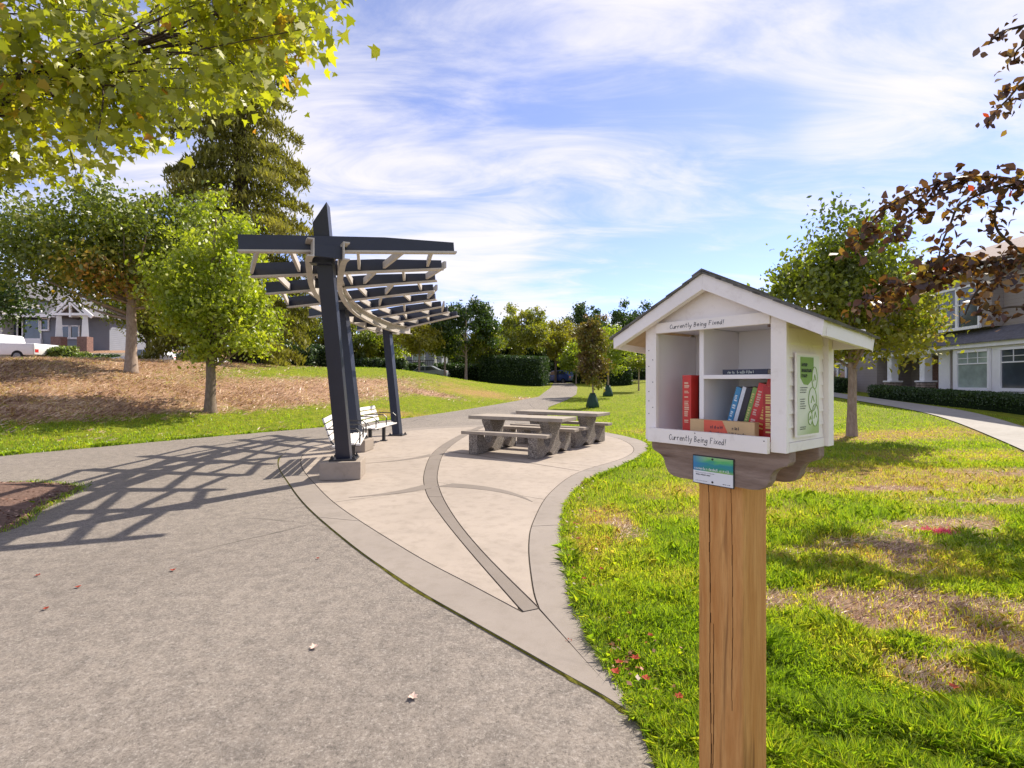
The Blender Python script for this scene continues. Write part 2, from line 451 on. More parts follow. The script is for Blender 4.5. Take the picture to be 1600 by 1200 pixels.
def lin(*segs):
    out = []
    for a, b, st in segs: out += list(np.arange(a, b, st))
    return np.array(out + [segs[-1][1]])
gx = lin((-400, -60, 20), (-60, -30, 1.5), (-30, 14, 0.45), (14, 40, 1.0), (40, 400, 20))
gy = lin((-60, -4, 4), (-4, 52, 0.45), (52, 90, 2), (90, 900, 45))
GX, GY = np.meshgrid(gx, gy)
GZ = terrain(GX, GY) - 0.004
gv = np.stack([GX, GY, GZ], -1).reshape(-1, 3)
nx, ny = len(gx), len(gy)
gf = [(j * nx + i, j * nx + i + 1, (j + 1) * nx + i + 1, (j + 1) * nx + i) for j in range(ny - 1) for i in range(nx - 1)]
me = bpy.data.meshes.new('ground')
me.from_pydata(gv.tolist(), [], gf)

def blob(X, Y, cx, cy, rx, ry, a=0.0):
    dx, dy = X - cx, Y - cy
    u = (dx * math.cos(a) + dy * math.sin(a)) / rx; w = (-dx * math.sin(a) + dy * math.cos(a)) / ry
    return np.exp(-(u * u + w * w))
def dryness(X, Y):
    left = X < ledge_x(Y)
    d = edge_dist(X, Y)
    dry = np.where(left, 0.35 * np.exp(-((d - 5.2) / 3.0) ** 2) + 0.25 * (d < 0.5), 0.08)
    for c in ((3.2, 4.3, 1.2, .5), (2.4, 5.8, 1.2, .4), (.70, 4.4, .22, .8), (6.5, 7.6, 3.0, .9), (4.2, 7.6, 1.6, .8), (5.5, 9.0, 3, .9), (9, 10.5, 3, .9), (2.4, 6.8, .8, .5), (7.5, 13.2, 3.2, 1.1), (1.0, 5.6, .35, .7), (12, 14.5, 4, 1.2), (4.4, 15.5, 2.0, .9), (-1.6, 32, 2.4, 2.4), (-5, 21.5, 1.6, 1.2)):
        dry = dry + 0.75 * blob(X, Y, *c)
    return np.clip(dry, 0, 1)
def earthness(X, Y):
    left = X < ledge_x(Y)
    d = edge_dist(X, Y)
    w = sstep(-2.5, -9, X)
    e = np.where(left, w * sstep(2.4, 4.6, d) * (1 - sstep(6.6, 9.2, d) * sstep(-15.5, -10.5, X)) * 0.85, 0.0)
    for c in ((2.5, 3.5, .75, .36, .5), (3.0, 2.95, .7, .42, -.5), (1.75, 3.6, .42, .17, -.5), (3.5, 4.6, .95, .4, 0), (2.2, 2.6, .35, .2, .6), (4.6, 5.4, .9, .35, .2), (6.2, 6.4, 1.2, .35, 0), (1.15, 5.3, .22, .5, 0), (4.0, 8.6, 1.2, .3, 0), (7.1, 13.6, 2.2, .7, 0), (5.2, 7.2, 1.5, .3, .1), (3.2, 3.3, .5, .25, 0), (-4.2, 29, 1.6, .9, 0), (1.0, 31.5, .9, .9, 0), (9.5, 8.5, 3, .5, 0)):
        e = e + 0.85 * blob(X, Y, *c)
    return np.clip(e, 0, 1)
for nm, fn in (('dry', dryness), ('earth', earthness)):
    at_ = me.attributes.new(nm, 'FLOAT', 'POINT')
    at_.data.foreach_set('value', fn(gv[:, 0], gv[:, 1]).astype(np.float32))
ground = link('ground', me, M['lawn'], None, True)
props(ground, kind='structure')

# asphalt path: strips from the left lawn edge to the plaza / right lawn edge
PL = [(0.535, 2.28), (0.424, 2.42), (0.26, 2.60), (0.0, 2.89), (-0.307, 3.23), (-0.771, 3.76), (-1.47, 4.67), (-2.44, 6.09), (-3.30, 7.55), (-4.2, 9.2), (-4.78, 10.8), (-4.95, 12.2), (-4.34, 14.5), (-2.9, 16.7), (-0.99, 17.65), (0.2, 17.9)]
PR = [(0.55, 2.24), (0.546, 2.36), (0.472, 2.90), (0.419, 3.60), (0.4625, 4.74), (0.606, 5.91), (0.985, 7.36), (1.68, 8.57), (2.57, 10.17), (3.15, 11.76), (3.26, 13.04), (3.02, 14.3), (2.55, 15.6), (1.7, 17.1), (0.9, 17.75), (0.2, 17.9)]
def catmull(pts, n=5):
    P = [Vector(p) for p in pts]; out = []
    for i in range(len(P) - 1):
        p0, p1, p2, p3 = P[max(i - 1, 0)], P[i], P[i + 1], P[min(i + 2, len(P) - 1)]
        for k in range(n):
            t = k / n
            out.append(0.5 * ((2 * p1) + (p2 - p0) * t + (2 * p0 - 5 * p1 + 4 * p2 - p3) * t * t + (3 * p1 - p0 - 3 * p2 + p3) * t ** 3))
    out.append(P[-1])
    return [tuple(p) for p in out]
PLs, PRs = catmull(PL), catmull(PR)
REDGE = [(0.55, 2.24), (0.57, 1.7), (0.50, 1.2), (0.42, 0.5), (0.3, -1), (0.2, -12)]
def asphalt_right(Y):
    if Y <= 2.24: return float(np.interp(Y, [p[1] for p in REDGE[::-1]], [p[0] for p in REDGE[::-1]]))
    if Y < 17.6:
        a = np.interp(Y, [p[1] for p in PLs], [p[0] for p in PLs]); b = np.interp(Y, [p[1] for p in PRs], [p[0] for p in PRs])
        return float((a + b) / 2)
    return float(np.interp(Y, [17.6, 18.2, 21, 26, 30.7, 35, 43, 56, 62], [1.15, 1.3, 1.45, 1.85, 3.3, 4.4, 5.5, 6.6, 7.0]))
rows = list(np.arange(-8, 2.2, 0.6)) + list(np.arange(2.24, 18, 0.35)) + list(np.arange(18, 57, 0.6))
mb = MB(); nc = 26
for Y in rows:
    xl = float(ledge_x(Y)); xr = asphalt_right(Y)
    for i in range(nc + 1):
        u = i / nc
        x = xr + (xl - xr) * (u ** 1.3)
        mb.v.append((x, Y, tz(x, Y) + 0.010))
for j in range(len(rows) - 1):
    for i in range(nc):
        a = j * (nc + 1) + i
        mb.f.append((a + 1, a, a + nc + 1, a + nc + 2))
props(mb.build('asphalt_path', M['asphalt'], None, smooth=True), kind='structure')
# street beyond the end of the path and beyond the bank on the left
mb = MB()
pts = [(-60, 34, 0), (-30, 33, 0), (-18, 38, 0), (-8, 47, 0), (3, 55, 0), (20, 58, 0), (60, 60, 0)]
pts = catmull(pts, 8)
for (x, y, _) in pts:
    for dy in (0, 2, 4, 6): mb.v.append((x, y + dy, tz(x, y + dy) + 0.03))
for j in range(len(pts) - 1):
    for i in range(3):
        a = j * 4 + i
        mb.f.append((a, a + 4, a + 5, a + 1))
props(mb.build('street', M['asphalt'], None, smooth=True), kind='structure')
# sidewalk in front of the townhouse
mb = MB()
side = [(6, 3), (9.3, 7.6), (12.6, 12.3), (15.2, 17), (16.6, 21), (17.6, 25.5), (18.3, 30), (18.6, 33), (18.7, 40)]
side = catmull(side, 5)
for i, (x, y) in enumerate(side):
    for w_ in (-0.75, 0.75): mb.v.append((x + w_, y, tz(x + w_, y) + 0.025))
for j in range(len(side) - 1): mb.f.append((2 * j, 2 * j + 1, 2 * j + 3, 2 * j + 2))
props(mb.build('sidewalk', M['walk'], None), kind='structure')

# ------------------------------------------------------------------ plaza
def shrink(poly, g):
    P = [Vector(p).to_2d() if len(p) > 2 else Vector(p) for p in poly]
    A = sum(P[i].x * P[(i + 1) % len(P)].y - P[(i + 1) % len(P)].x * P[i].y for i in range(len(P)))
    if A < 0: P.reverse()
    out = []
    n = len(P)
    for i in range(n):
        a, b, c = P[i - 1], P[i], P[(i + 1) % n]
        d1 = (b - a).normalized() if (b - a).length > 1e-6 else Vector((1, 0)); d2 = (c - b).normalized() if (c - b).length > 1e-6 else d1
        n1 = Vector((-d1.y, d1.x)); n2 = Vector((-d2.y, d2.x))
        k = n1 + n2
        if k.length < 0.3: k = n1
        k = k.normalized(); s = g / max(0.45, k.dot(n1))
        out.append((b.x + k.x * s, b.y + k.y * s))
    return out
plaza = thing('plaza', 'leaf shaped beige concrete plaza with darker curved ribs beside the path', 'plaza', (0, 10, 0))
plaza['kind'] = 'structure'
del plaza['category']
def slab(name, poly, mat, z1, g=0.006, z0=0.012):
    q = shrink(poly, g)
    mb = MB(); mb.prism(q, (0, 0, z0), (1, 0, 0), (0, 1, 0), (0, 0, 1), z1 - z0)
    o = mb.build(name, mat, plaza, world=True)
    bm = bmesh.new(); bm.from_mesh(o.data); bmesh.ops.triangulate(bm, faces=[f for f in bm.faces if len(f.verts) > 4]); bm.to_mesh(o.data); bm.free()
    return o
outer = PLs + PRs[::-1][1:]
slab('bedding', outer, M['joint'], 0.016, 0.02, 0.004)
IL = catmull([(0.066, 3.29), (-0.279, 3.71), (-0.893, 4.46), (-2.02, 6.03), (-2.82, 7.36), (-3.70, 9.0), (-4.30, 10.6), (-4.48, 12.2), (-3.95, 14.2), (-2.65, 16.1), (-0.95, 17.05), (0.15, 17.3)])
IR = catmull([(0.176, 3.34), (0.149, 3.71), (0.151, 4.63), (0.233, 5.48), (0.514, 6.86), (1.09, 8.39), (2.13, 9.9), (2.69, 11.3), (2.82, 13.0), (2.6, 14.2), (2.15, 15.4), (1.45, 16.6), (0.75, 17.2), (0.15, 17.3)])
RL = catmull([(0.05, 3.34), (-0.382, 4.50), (-0.796, 5.69), (-1.15, 6.86), (-1.44, 8.40), (-1.66, 10.8), (-1.56, 13.3), (-1.30, 15.6), (-1.12, 16.98)])
RR = catmull([(0.172, 3.36), (-0.27, 4.50), (-0.654, 5.69), (-0.99, 7.02), (-1.22, 8.40), (-1.42, 10.8), (-1.33, 13.3), (-1.08, 15.6), (-0.88, 17.06)])
def cut(line, y0, y1):
    ys = [p[1] for p in line]
    def px_(y):
        for (a, b) in zip(line[:-1], line[1:]):
            if (a[1] - y) * (b[1] - y) <= 0 and a[1] != b[1]:
                t = (y - a[1]) / (b[1] - a[1]); return (a[0] + (b[0] - a[0]) * t, y)
        return min((line[0], line[-1]), key=lambda p: abs(p[1] - y))
    return [px_(y0)] + [p for p in line if y0 + 1e-3 < p[1] < y1 - 1e-3] + [px_(y1)]
# border pieces, left and right, split by cross joints
bl = [2.28, 5.6, 9.5, 13.2, 17.9]; bl_i = [3.29, 5.45, 9.3, 13.0, 17.3]
for k in range(4):
    slab('border_panel', cut(PLs, bl[k], bl[k + 1]) + cut(IL, bl_i[k], bl_i[k + 1])[::-1] + ([(0.176, 3.34), (0.55, 2.24)] if k == 0 else []), M['border'], 0.0225)
br_ = [2.24, 5.3, 8.6, 12.4, 17.9]; br_i = [3.34, 5.25, 8.5, 12.3, 17.3]
for k in range(4):
    slab('border_panel', cut(PRs, br_[k], br_[k + 1])[::-1] + cut(IR, br_i[k], br_i[k + 1]), M['border'], 0.0225)
for a, b in ((3.36, 6.6), (6.6, 11.5), (11.5, 16.98)):
    slab('rib_panel', cut(RL, a, b)[::-1] + ([(0.072, 3.295), (0.176, 3.342)] if a < 4 else []) + cut(RR, a, b), M['rib'], 0.0225)
# infill panels, left of the rib and right of the rib, divided by the side veins
lv = [3.36, 7.0, 10.3, 13.4, 16.95]
li = [3.32, 6.3, 9.4, 13.0, 16.95]
for k in range(4):
    slab('infill_panel', cut(RL, lv[k], lv[k + 1]) + cut(IL, li[k], li[k + 1])[::-1], M['panel'], 0.0225)
rv = [3.40, 7.55, 10.9, 14.0, 17.05]
ri = [3.36, 6.45, 8.95, 13.3, 17.2]
for k in range(4):
    slab('infill_panel', cut(RR, rv[k], rv[k + 1])[::-1] + cut(IR, ri[k], ri[k + 1]), M['panel'], 0.0225)
def sliver(p0, p1, w0, bow):
    a, b = Vector(p0), Vector(p1); d = (b - a); n = Vector((-d.y, d.x)).normalized()
    up = []; dn = []
    for i in range(11):
        t = i / 10; c = a + d * t + n * bow * 4 * t * (1 - t); w = w0 * (1 - t) + 0.008
        up.append(tuple(c + n * w / 2)); dn.append(tuple(c - n * w / 2))
    return dn + up[::-1]
slab('vein_strip', sliver((-1.20, 7.25), gp(545, 780), 0.26, 0.10), M['rib'], 0.0255, 0.0, 0.020)
slab('vein_strip', sliver((-0.97, 7.35), gp(832, 787), 0.30, 0.22), M['rib'], 0.0255, 0.0, 0.020)
slab('vein_strip', sliver((-1.62, 10.4), gp(570, 726), 0.22, 0.15), M['rib'], 0.0255, 0.0, 0.020)
slab('vein_strip', sliver((-1.36, 10.9), gp(905, 738), 0.10, 0.05), M['rib'], 0.0255, 0.0, 0.020)
# moss in the seam between the asphalt and the border
mb = MB(); seam = PLs[:60]
for i, p in enumerate(seam):
    q = Vector(seam[min(i + 1, len(seam) - 1)]) - Vector(seam[max(i - 1, 0)]); q.normalize(); n_ = Vector((-q.y, q.x))
    w_ = 0.003 + 0.022 * max(0, math.sin(i * 0.83) * 0.5 + math.sin(i * 0.31) * 0.6) * random.uniform(.5, 1.2)
    c = Vector(p)
    for sgn in (1, -0.2):
        r = c + n_ * w_ * sgn
        mb.v.append((r.x, r.y, 0.0125 if sgn > 0 else 0.0215))
for i in range(len(seam) - 1): mb.f.append((2 * i, 2 * i + 1, 2 * i + 3, 2 * i + 2))
props(mb.build('seam_moss', M['moss'], None), 'thin yellow green moss in the seam between path and plaza border', 'moss', kind='stuff')

# ------------------------------------------------------------------ mulch bed on the left
bed = catmull([(-13, 3.4), (-8, 3.0), (-5.6, 3.7), (-5.05, 5.04), (-5.45, 5.95), (-5.8, 6.75), (-6.15, 7.3), (-6.9, 7.55), (-8, 7.5), (-11, 7.2), (-14, 6.0), (-13, 3.4)], 5)[:-1]
mb = MB(); c = Vector((-8.6, 5.4))
for r_, z_ in ((1.0, 0.014), (0.93, 0.05), (0.7, 0.10), (0.3, 0.13)):
    for p in bed:
        q = c + (Vector(p) - c) * r_
        mb.v.append((q.x, q.y, z_ + random.uniform(-.008, .012) * (r_ < 1)))
n_ = len(bed)
for k in range(3):
    for i in range(n_): mb.f.append((k * n_ + i, k * n_ + (i + 1) % n_, (k + 1) * n_ + (i + 1) % n_, (k + 1) * n_ + i))
mb.f.append(tuple(3 * n_ + i for i in range(n_)))
props(mb.build('mulch_bed', M['mulch'], None, smooth=True), kind='structure')
# loose chips of bark
N = 9000
u = RNG.random(N) ** 0.5; idx = RNG.integers(0, n_, N); BP = np.array(bed)
P0 = np.array([c.x, c.y]) + (BP[idx] + (BP[(idx + 1) % n_] - BP[idx]) * RNG.random((N, 1)) - np.array([c.x, c.y])) * u[:, None] * 0.99
ang = RNG.random(N) * 6.283; L = RNG.uniform(.012, .04, N); W = L * RNG.uniform(.3, .6, N)
zc_ = 0.02 + 0.115 * (1 - u ** 2)
ax = np.stack([np.cos(ang), np.sin(ang), RNG.uniform(-.5, .5, N)], 1); ay = np.stack([-np.sin(ang), np.cos(ang), RNG.uniform(-.5, .5, N)], 1)
cc = np.stack([P0[:, 0], P0[:, 1], zc_ + 0.015], 1)
V = np.stack([cc - ax * L[:, None] / 2 - ay * W[:, None] / 2, cc + ax * L[:, None] / 2 - ay * W[:, None] / 2, cc + ax * L[:, None] / 2 + ay * W[:, None] / 2, cc - ax * L[:, None] / 2 + ay * W[:, None] / 2], 1)
M['chip'] = leafmat('bark_chip', [(0.0, (0.05, 0.02, 0.015)), (0.6, (0.20, 0.10, 0.07)), (1.0, (0.45, 0.30, 0.24))], 0.0, 0.02)
props(link('bark_chips', np_mesh('bark_chips', V, 4, RNG.random(N)), M['chip']), 'loose brown bark chips covering the planting bed at left', 'mulch', kind='stuff')

# ------------------------------------------------------------------ pergola
pg = thing('pergola', 'dark navy steel pergola with leaning posts and fanned slatted roof', 'pergola', (-3.1, 11, 0))
posts = [((-2.61, 7.98), (-2.62, 7.20), 3.2), ((-3.35, 11.05), (-3.76, 11.35), 3.06), ((-3.17, 14.2), (-3.70, 15.2), 2.98)]
foots = [0.27, 0.25, 0.0]
for k, ((bx_, by_), (tx_, ty_), th) in enumerate(posts):
    b0 = Vector((bx_, by_, 0.03 + foots[k])); t0 = Vector((tx_, ty_, th)); d = (t0 - b0)
    tip = b0 + d * (((3.80 if k == 0 else 3.5 if k == 1 else 3.12) - b0.z) / d.z)
    fa = (0.15, -0.06, -0.16)[k]
    rot = Matrix.Rotation(fa, 3, 'Z')
    sx = rot @ Vector((1, 0, 0)); sy = rot @ Vector((0, 1, 0))
    w2, d2 = 0.105, 0.115
    mb = MB(); vs = []
    for p, slope in ((b0, 0), (tip, 0.20 if k == 0 else 0.05)):
        for a, b in ((-1, -1), (1, -1), (1, 1), (-1, 1)):
            q = p + sx * (a * w2) + sy * (b * d2)
            q = q + d.normalized() * (slope * (a) * 0.7)
            vs.append(q)
    mb.add(vs, [(3, 2, 1, 0), (4, 5, 6, 7), (0, 1, 5, 4), (1, 2, 6, 5), (2, 3, 7, 6), (3, 0, 4, 7)])
    po = mb.build('post', M['navy'], pg, world=True, bevel=0.006)
    if foots[k]:
        mb = MB(); mb.box((bx_ - .02, by_, 0.025 + foots[k] / 2), (0.60, 0.56, foots[k]), rot)
        mb.build('footing', M['footing'], pg, world=True, bevel=0.015)
    mb = MB(); mb.box((bx_, by_, b0.z + 0.012), (0.40, 0.38, 0.024), rot)
    mb.build('base_plate', M['steel'], po, world=True, bevel=0.003)
    for a, b in ((-1, -1), (1, -1), (1, 1), (-1, 1)):
        q = Vector((bx_, by_, 0)) + sx * a * .16 + sy * b * .15
        mb = MB(); mb.tube([(q.x, q.y, b0.z + .02), (q.x, q.y, b0.z + .075)], .012, 8); mb.tube([(q.x, q.y, b0.z + .026), (q.x, q.y, b0.z + .052)], .026, 6)
        mb.build('bolt', M['steel'], po, world=True)
# curved girder: two rails with blocking between them
gpts = catmull([(-2.40, 6.72, 3.13), (-2.62, 7.2, 3.13), (-3.28, 9.1, 3.09), (-3.74, 11.3, 3.04), (-3.84, 13.3, 3.0), (-3.70, 15.2, 2.98), (-3.42, 16.3, 3.02)], 8)
def offs(pts, o):
    out = []
    for i, p in enumerate(pts):
        a = Vector(pts[min(i + 1, len(pts) - 1)]) - Vector(pts[max(i - 1, 0)]); n = Vector((a.y, -a.x, 0)).normalized()
        out.append(Vector(p) + n * o)
    return out
for o_ in (-0.18, 0.18):
    P = offs(gpts, o_); Q = offs(gpts, o_ + (0.018 if o_ > 0 else -0.018)); 
    fl = offs(gpts, o_ + (-0.085 if o_ < 0 else 0.085))
    mb = MB()
    # channel section swept along the arc: web, bottom flange, top flange
    for (A, B, z0, z1) in ((P, Q, 0.0, 0.24), (Q, fl, 0.0, 0.018), (Q, fl, 0.222, 0.24)):
        base = len(mb.v)
        for a, b in zip(A, B):
            mb.v += [(a.x, a.y, a.z + z0), (b.x, b.y, b.z + z0), (b.x, b.y, b.z + z1), (a.x, a.y, a.z + z1)]
        for i in range(len(A) - 1):
            for j in range(4):
                q = base + i * 4
                mb.f.append((q + j, q + 4 + j, q + 4 + (j + 1) % 4, q + (j + 1) % 4))
        mb.f.append((base, base + 1, base + 2, base + 3)); e = base + (len(A) - 1) * 4
        mb.f.append((e + 3, e + 2, e + 1, e))
    mb.build('girder_rail', M['cream'], pg, world=True)
for i in range(3, len(gpts) - 2, 4):
    p = Vector(gpts[i]); a = Vector(gpts[i + 1]) - Vector(gpts[i - 1]); a.normalize()
    n = Vector((a.y, -a.x, 0)).normalized()
    if any((Vector((t[1][0], t[1][1], 0)) - Vector((p.x, p.y, 0))).length < .25 for t in posts): continue
    mb = MB(); mb.bar(p + n * -.178 + Vector((0, 0, .1)), p + n * .178 + Vector((0, 0, .1)), .05, .16)
    mb.build('girder_block', M['navy'], pg, world=True)
# fanned roof beams
CEN = Vector((5.7, 9.9, 0))
rights = [(-0.86, 7.58), (-1.19, 8.68), (-1.45, 9.70), (-1.66, 10.80), (-1.78, 11.90), (-1.81, 13.05), (-1.76, 14.05), (-1.59, 14.85)]
lens_ = [2.84, 3.0, 3.15, 3.25, 3.38, 3.4, 3.4, 3.4]
beams = []
for k, (rx, ry) in enumerate(rights):
    R_ = Vector((rx, ry, 3.43)); o = Vector((rx, ry, 0)) - CEN; o.normalize()
    L_ = R_ + o * lens_[k]; L_.z = 3.21 - 0.02 * k
    mb = MB()
    d = (L_ - R_).normalized(); up = Vector((0, 0, 1)); sx = d.cross(up).normalized(); up = sx.cross(d).normalized()
    w = .05
    vs = []
    for p, h in ((R_, .13), (R_ + (L_ - R_) * .35, .19), (L_, .20)):
        vs += [p - sx * w / 2, p + sx * w / 2, p + sx * w / 2 + up * h, p - sx * w / 2 + up * h]
    fs = [(0, 1, 2, 3), (11, 10, 9, 8)]
    for s_ in (0, 4): fs += [(s_ + j, s_ + 4 + j, s_ + 4 + (j + 1) % 4, s_ + (j + 1) % 4) for j in range(4)]
    mb.add(vs, fs)
    bo = mb.build('beam', M['navy'], pg, world=True)
    mb = MB(); mb.bar(R_ - d * .03 - up * .016, L_ + d * .01 - up * .016, .115, .026, up)
    mb.build('bottom_flange', M['cream'], bo, world=True)
    beams.append((R_, L_))
for k in range(7):
    (r0, l0), (r1, l1) = beams[k], beams[k + 1]
    n = 6
    for j in range(n):
        t = (j + (0.22 if k % 2 else 0.70) + .12 * ((j * 7 + k * 3) % 3 - 1)) / n * 0.99
        s_ = 0.085 if (j + k) % 2 else -0.03
        a = r0 + (l0 - r0) * (t - s_ * .5); b = r1 + (l1 - r1) * (t + s_ * .5)
        dd = (b - a).normalized()
        mb = MB(); mb.bar(a + dd * .06 + Vector((0, 0, .075)), b - dd * .06 + Vector((0, 0, .075)), .042, .11)
        mb.build('batten', M['cream'], pg, world=True)
mb = MB(); p = Vector((-2.62, 7.06, 3.22)); mb.box(p, (.30, .16, .20), Matrix.Rotation(.15, 3, 'Z'))
mb.build('connector_plate', M['navy'], pg, world=True, bevel=.008)

# ------------------------------------------------------------------ benches under the pergola
def bench(p0, p1, label):
    """p0,p1: ends of the seat's middle line on the ground; the back stands on the left of p0->p1"""
    a, b = Vector((*p0, 0)), Vector((*p1, 0)); d = (b - a).normalized(); n = Vector((-d.y, d.x, 0)); L = (b - a).length
    t = thing('park_bench', label, 'bench', (*((a + b) / 2).to_2d(), 0.03), 0, 'benches under the pergola')
    Z = Vector((0, 0, 1)); up0 = 0.46
    for k in range(5):
        o = -0.20 + k * 0.095
        mb = MB(); c0 = a + n * o + Z * (up0 - .012 * abs(k - 1)); mb.bar(c0, c0 + d * L, .075, .03)
        mb.build('seat_slat', M['slat'], t, world=True, bevel=.006)
    for k in range(4):
        o = 0.25 + k * .032; c0 = a + n * o + Z * (up0 + .10 + k * .098)
        mb = MB(); mb.bar(c0, c0 + d * L, .028, .078, Z + n * .32)
        mb.build('back_slat', M['slat'], t, world=True, bevel=.006)
    for e in (0.05, 0.5, 0.95):
        q = a + d * L * e
        mb = MB()
        mb.tube([q - n * .22 + Z * (up0 - .035), q + n * .18 + Z * (up0 - .04), q + n * .25 + Z * (up0 + .06), q + n * .375 + Z * (up0 + .44)], .016, 8)
        mb.build('bracket', M['black'], t, world=True)
        mb = MB()
        mb.tube([q + n * .30 + Z * (up0 + .24), q + n * .1 + Z * (up0 + .26), q - n * .16 + Z * (up0 + .25), q - n * .225 + Z * (up0 + .19), q - n * .22 + Z * (up0 - .03)], .013, 8)
        mb.build('armrest', M['black'], t, world=True)
    for e in (0.2, 0.8):
        q = a + d * L * e
        mb = MB(); mb.bar(q + Z * .03, q + Z * (up0 - .04), .07, .07, d); mb.box(q + Z * .037, (.16, .16, .014)); mb.bar(q - n * .2 + Z * (up0 - .05), q + n * .2 + Z * (up0 - .05), .05, .03)
        mb.build('leg', M['black'], t, world=True)
bench((-2.78, 8.55), (-3.22, 10.5), 'white slatted bench nearest the camera, between the first two pergola posts')
bench((-3.30, 11.5), (-3.20, 13.2), 'white slatted bench farther back, beside the last pergola post')

# ------------------------------------------------------------------ concrete picnic tables
def table(c, ang, label):
    t = thing('picnic_table', label, 'picnic table', (c[0], c[1], 0.03), ang, 'concrete picnic tables')
    mb = MB(); mb.box((0, 0, 0.715), (2.2, 0.76, 0.075)); mb.build('tabletop', M['tabletop'], t, bevel=.012)
    for s in (-1, 1):
        mb = MB(); mb.box((0, s * .70, .43), (1.95, .27, .065)); mb.build('bench_seat', M['tabletop'], t, bevel=.01)
    # end frame profile across the table: pedestal flaring to the top, arms sweeping to the seat supports
    half = [(0.34, .675), (0.325, .62), (.27, .54), (.215, .46), (.20, .38), (.225, .28), (.30, .20), (.40, .19), (.50, .25), (.555, .33), (.57, .395), (.83, .395), (.83, 0.0), (.60, 0.0), (.50, .02), (.40, .07), (.28, .09), (.18, .06), (.12, 0.0)]
    prof = half + [(-x, z) for x, z in half[::-1]]
    for s in (-1, 1):
        mb = MB(); mb.prism(prof[::-1], (s * .68 - .10, 0, 0), (0, 1, 0), (0, 0, 1), (1, 0, 0), .20)
        o = mb.build('leg', M['aggregate'], t)
        bm = bmesh.new(); bm.from_mesh(o.data); bmesh.ops.triangulate(bm, faces=[f for f in bm.faces if len(f.verts) > 4]); bmesh.ops.recalc_face_normals(bm, faces=bm.faces); bm.to_mesh(o.data); bm.free()
table((0.20, 10.85), math.radians(-29), 'grey concrete picnic table with two benches nearest the camera on the plaza')
table((1.22, 12.55), math.radians(-33), 'grey concrete picnic table standing behind the nearer table')

# ------------------------------------------------------------------ little free library
LIB = thing('book_exchange_box', 'white wooden little library house with shingled roof on a cedar post', 'little library', (0.668, 1.552, 0), math.radians(-52.2))
W = M['libwhite']
def lb(name, x0, x1, y0, y1, z0, z1, mat, parent=None, bevel=.0015):
    mb = MB(); mb.bx(x0, x1, y0, y1, z0, z1); return mb.build(name, mat, parent or LIB, bevel=bevel)
lb('post', -.07, .07, -.07, .07, -0.3, 1.32, M['post'], bevel=.006)
mb = MB()
for x_, z0_, z1_, w_ in ((-.028, .3, 1.205, .0016), (.038, .55, 1.205, .0010), (-.024, .3, .78, .0012)):
    zz_ = z0_
    while zz_ < z1_:
        mb.bx(x_ - w_ * random.uniform(.4, 1.1), x_ + w_ * random.uniform(.4, 1.1), -.0706, -.0690, zz_, zz_ + .03); x_ += random.uniform(-.0012, .0012); zz_ += .03
M['crack'] = plain('wood_crack', (.045, .018, .008), .9, .1, .3)
mb.build('drying_crack', M['crack'], LIB)['kind'] = 'stuff'
pf = [(.214, 0), (.214, -.030), (.207, -.041), (.190, -.047), (.175, -.056), (.166, -.070), (.162, -.088), (.152, -.104), (.135, -.113), (.115, -.116)]
prof = pf + [(-x, z) for x, z in pf[::-1]]
for y0 in (-.108, .071):
    mb = MB(); mb.prism(prof, (0, y0, 1.322), (1, 0, 0), (0, 0, 1), (0, 1, 0), .037)
    o = mb.build('bracket_plank', M['bracket'], LIB, bevel=.003)
    bm = bmesh.new(); bm.from_mesh(o.data); bmesh.ops.recalc_face_normals(bm, faces=bm.faces); bm.to_mesh(o.data); bm.free()
FZ = 1.324
lb('floor', -.205, .205, -.118, .128, FZ, 1.338, M['libinside'])
lb('back_wall', -.205, .205, .113, .125, 1.338, 1.675, M['libinside'])
lb('side_wall', -.206, -.194, -.117, .112, 1.338, 1.655, M['libinside'])
sw = lb('side_wall', .194, .206, -.117, .112, 1.338, 1.655, M['libinside'])
lb('ceiling', -.193, .193, -.116, .112, 1.662, 1.670, M['libinside'])
dv = lb('divider', -.055, -.040, -.09, .112, 1.339, 1.661, M['libinside'])
lb('shelf', -.039, .193, -.095, .112, 1.509, 1.521, M['libinside'])
mb = MB(); mb.bx(.135, .165, -.06, -.02, 1.652, 1.661); mb.build('hinge_block', M['bracket'], LIB)
# corner boards, header, sill
for x0, x1 in ((-.218, -.178), (.178, .218)):
    lb('corner_board', x0, x1, -.134, -.119, FZ - .006, 1.70, W)
lb('corner_board', .207, .228, .100, .135, FZ - .004, 1.665, W)
lb('corner_board', -.228, -.207, .100, .135, FZ - .004, 1.665, W)
hd = lb('header_board', -.1775, .1775, -.138, -.120, 1.652, 1.684, W)
sl = lb('sill_board', -.1975, .1775, -.152, -.1345, 1.314, 1.357, W)
mb = MB(); mb.prism([(-.20, 1.685), (.20, 1.685), (.20, 1.70), (0, 1.80), (-.20, 1.70)], (0, -.121, 0), (1, 0, 0), (0, 0, 1), (0, 1, 0), .012)
mb.build('gable_panel', W, LIB)
# clapboards on the two sides
for s in (-1, 1):
    for k in range(8):
        z0 = 1.345 + k * .0365
        mb = MB()
        prof = [(0, 0), (.0095, 0), (.005, .040), (0, .040)]
        if s > 0: mb.prism(prof, (.2065, -.116, z0), (1, 0, 0), (0, 0, 1), (0, 1, 0), .214)
        else: mb.prism([(-a, b) for a, b in prof[::-1]], (-.2065, -.116, z0), (1, 0, 0), (0, 0, 1), (0, 1, 0), .214)
        mb.build('clapboard', W, LIB)
    lb('bottom_trim', *((.2065, .2175) if s > 0 else (-.2175, -.2065)), -.116, .099, FZ - .005, 1.344, W)
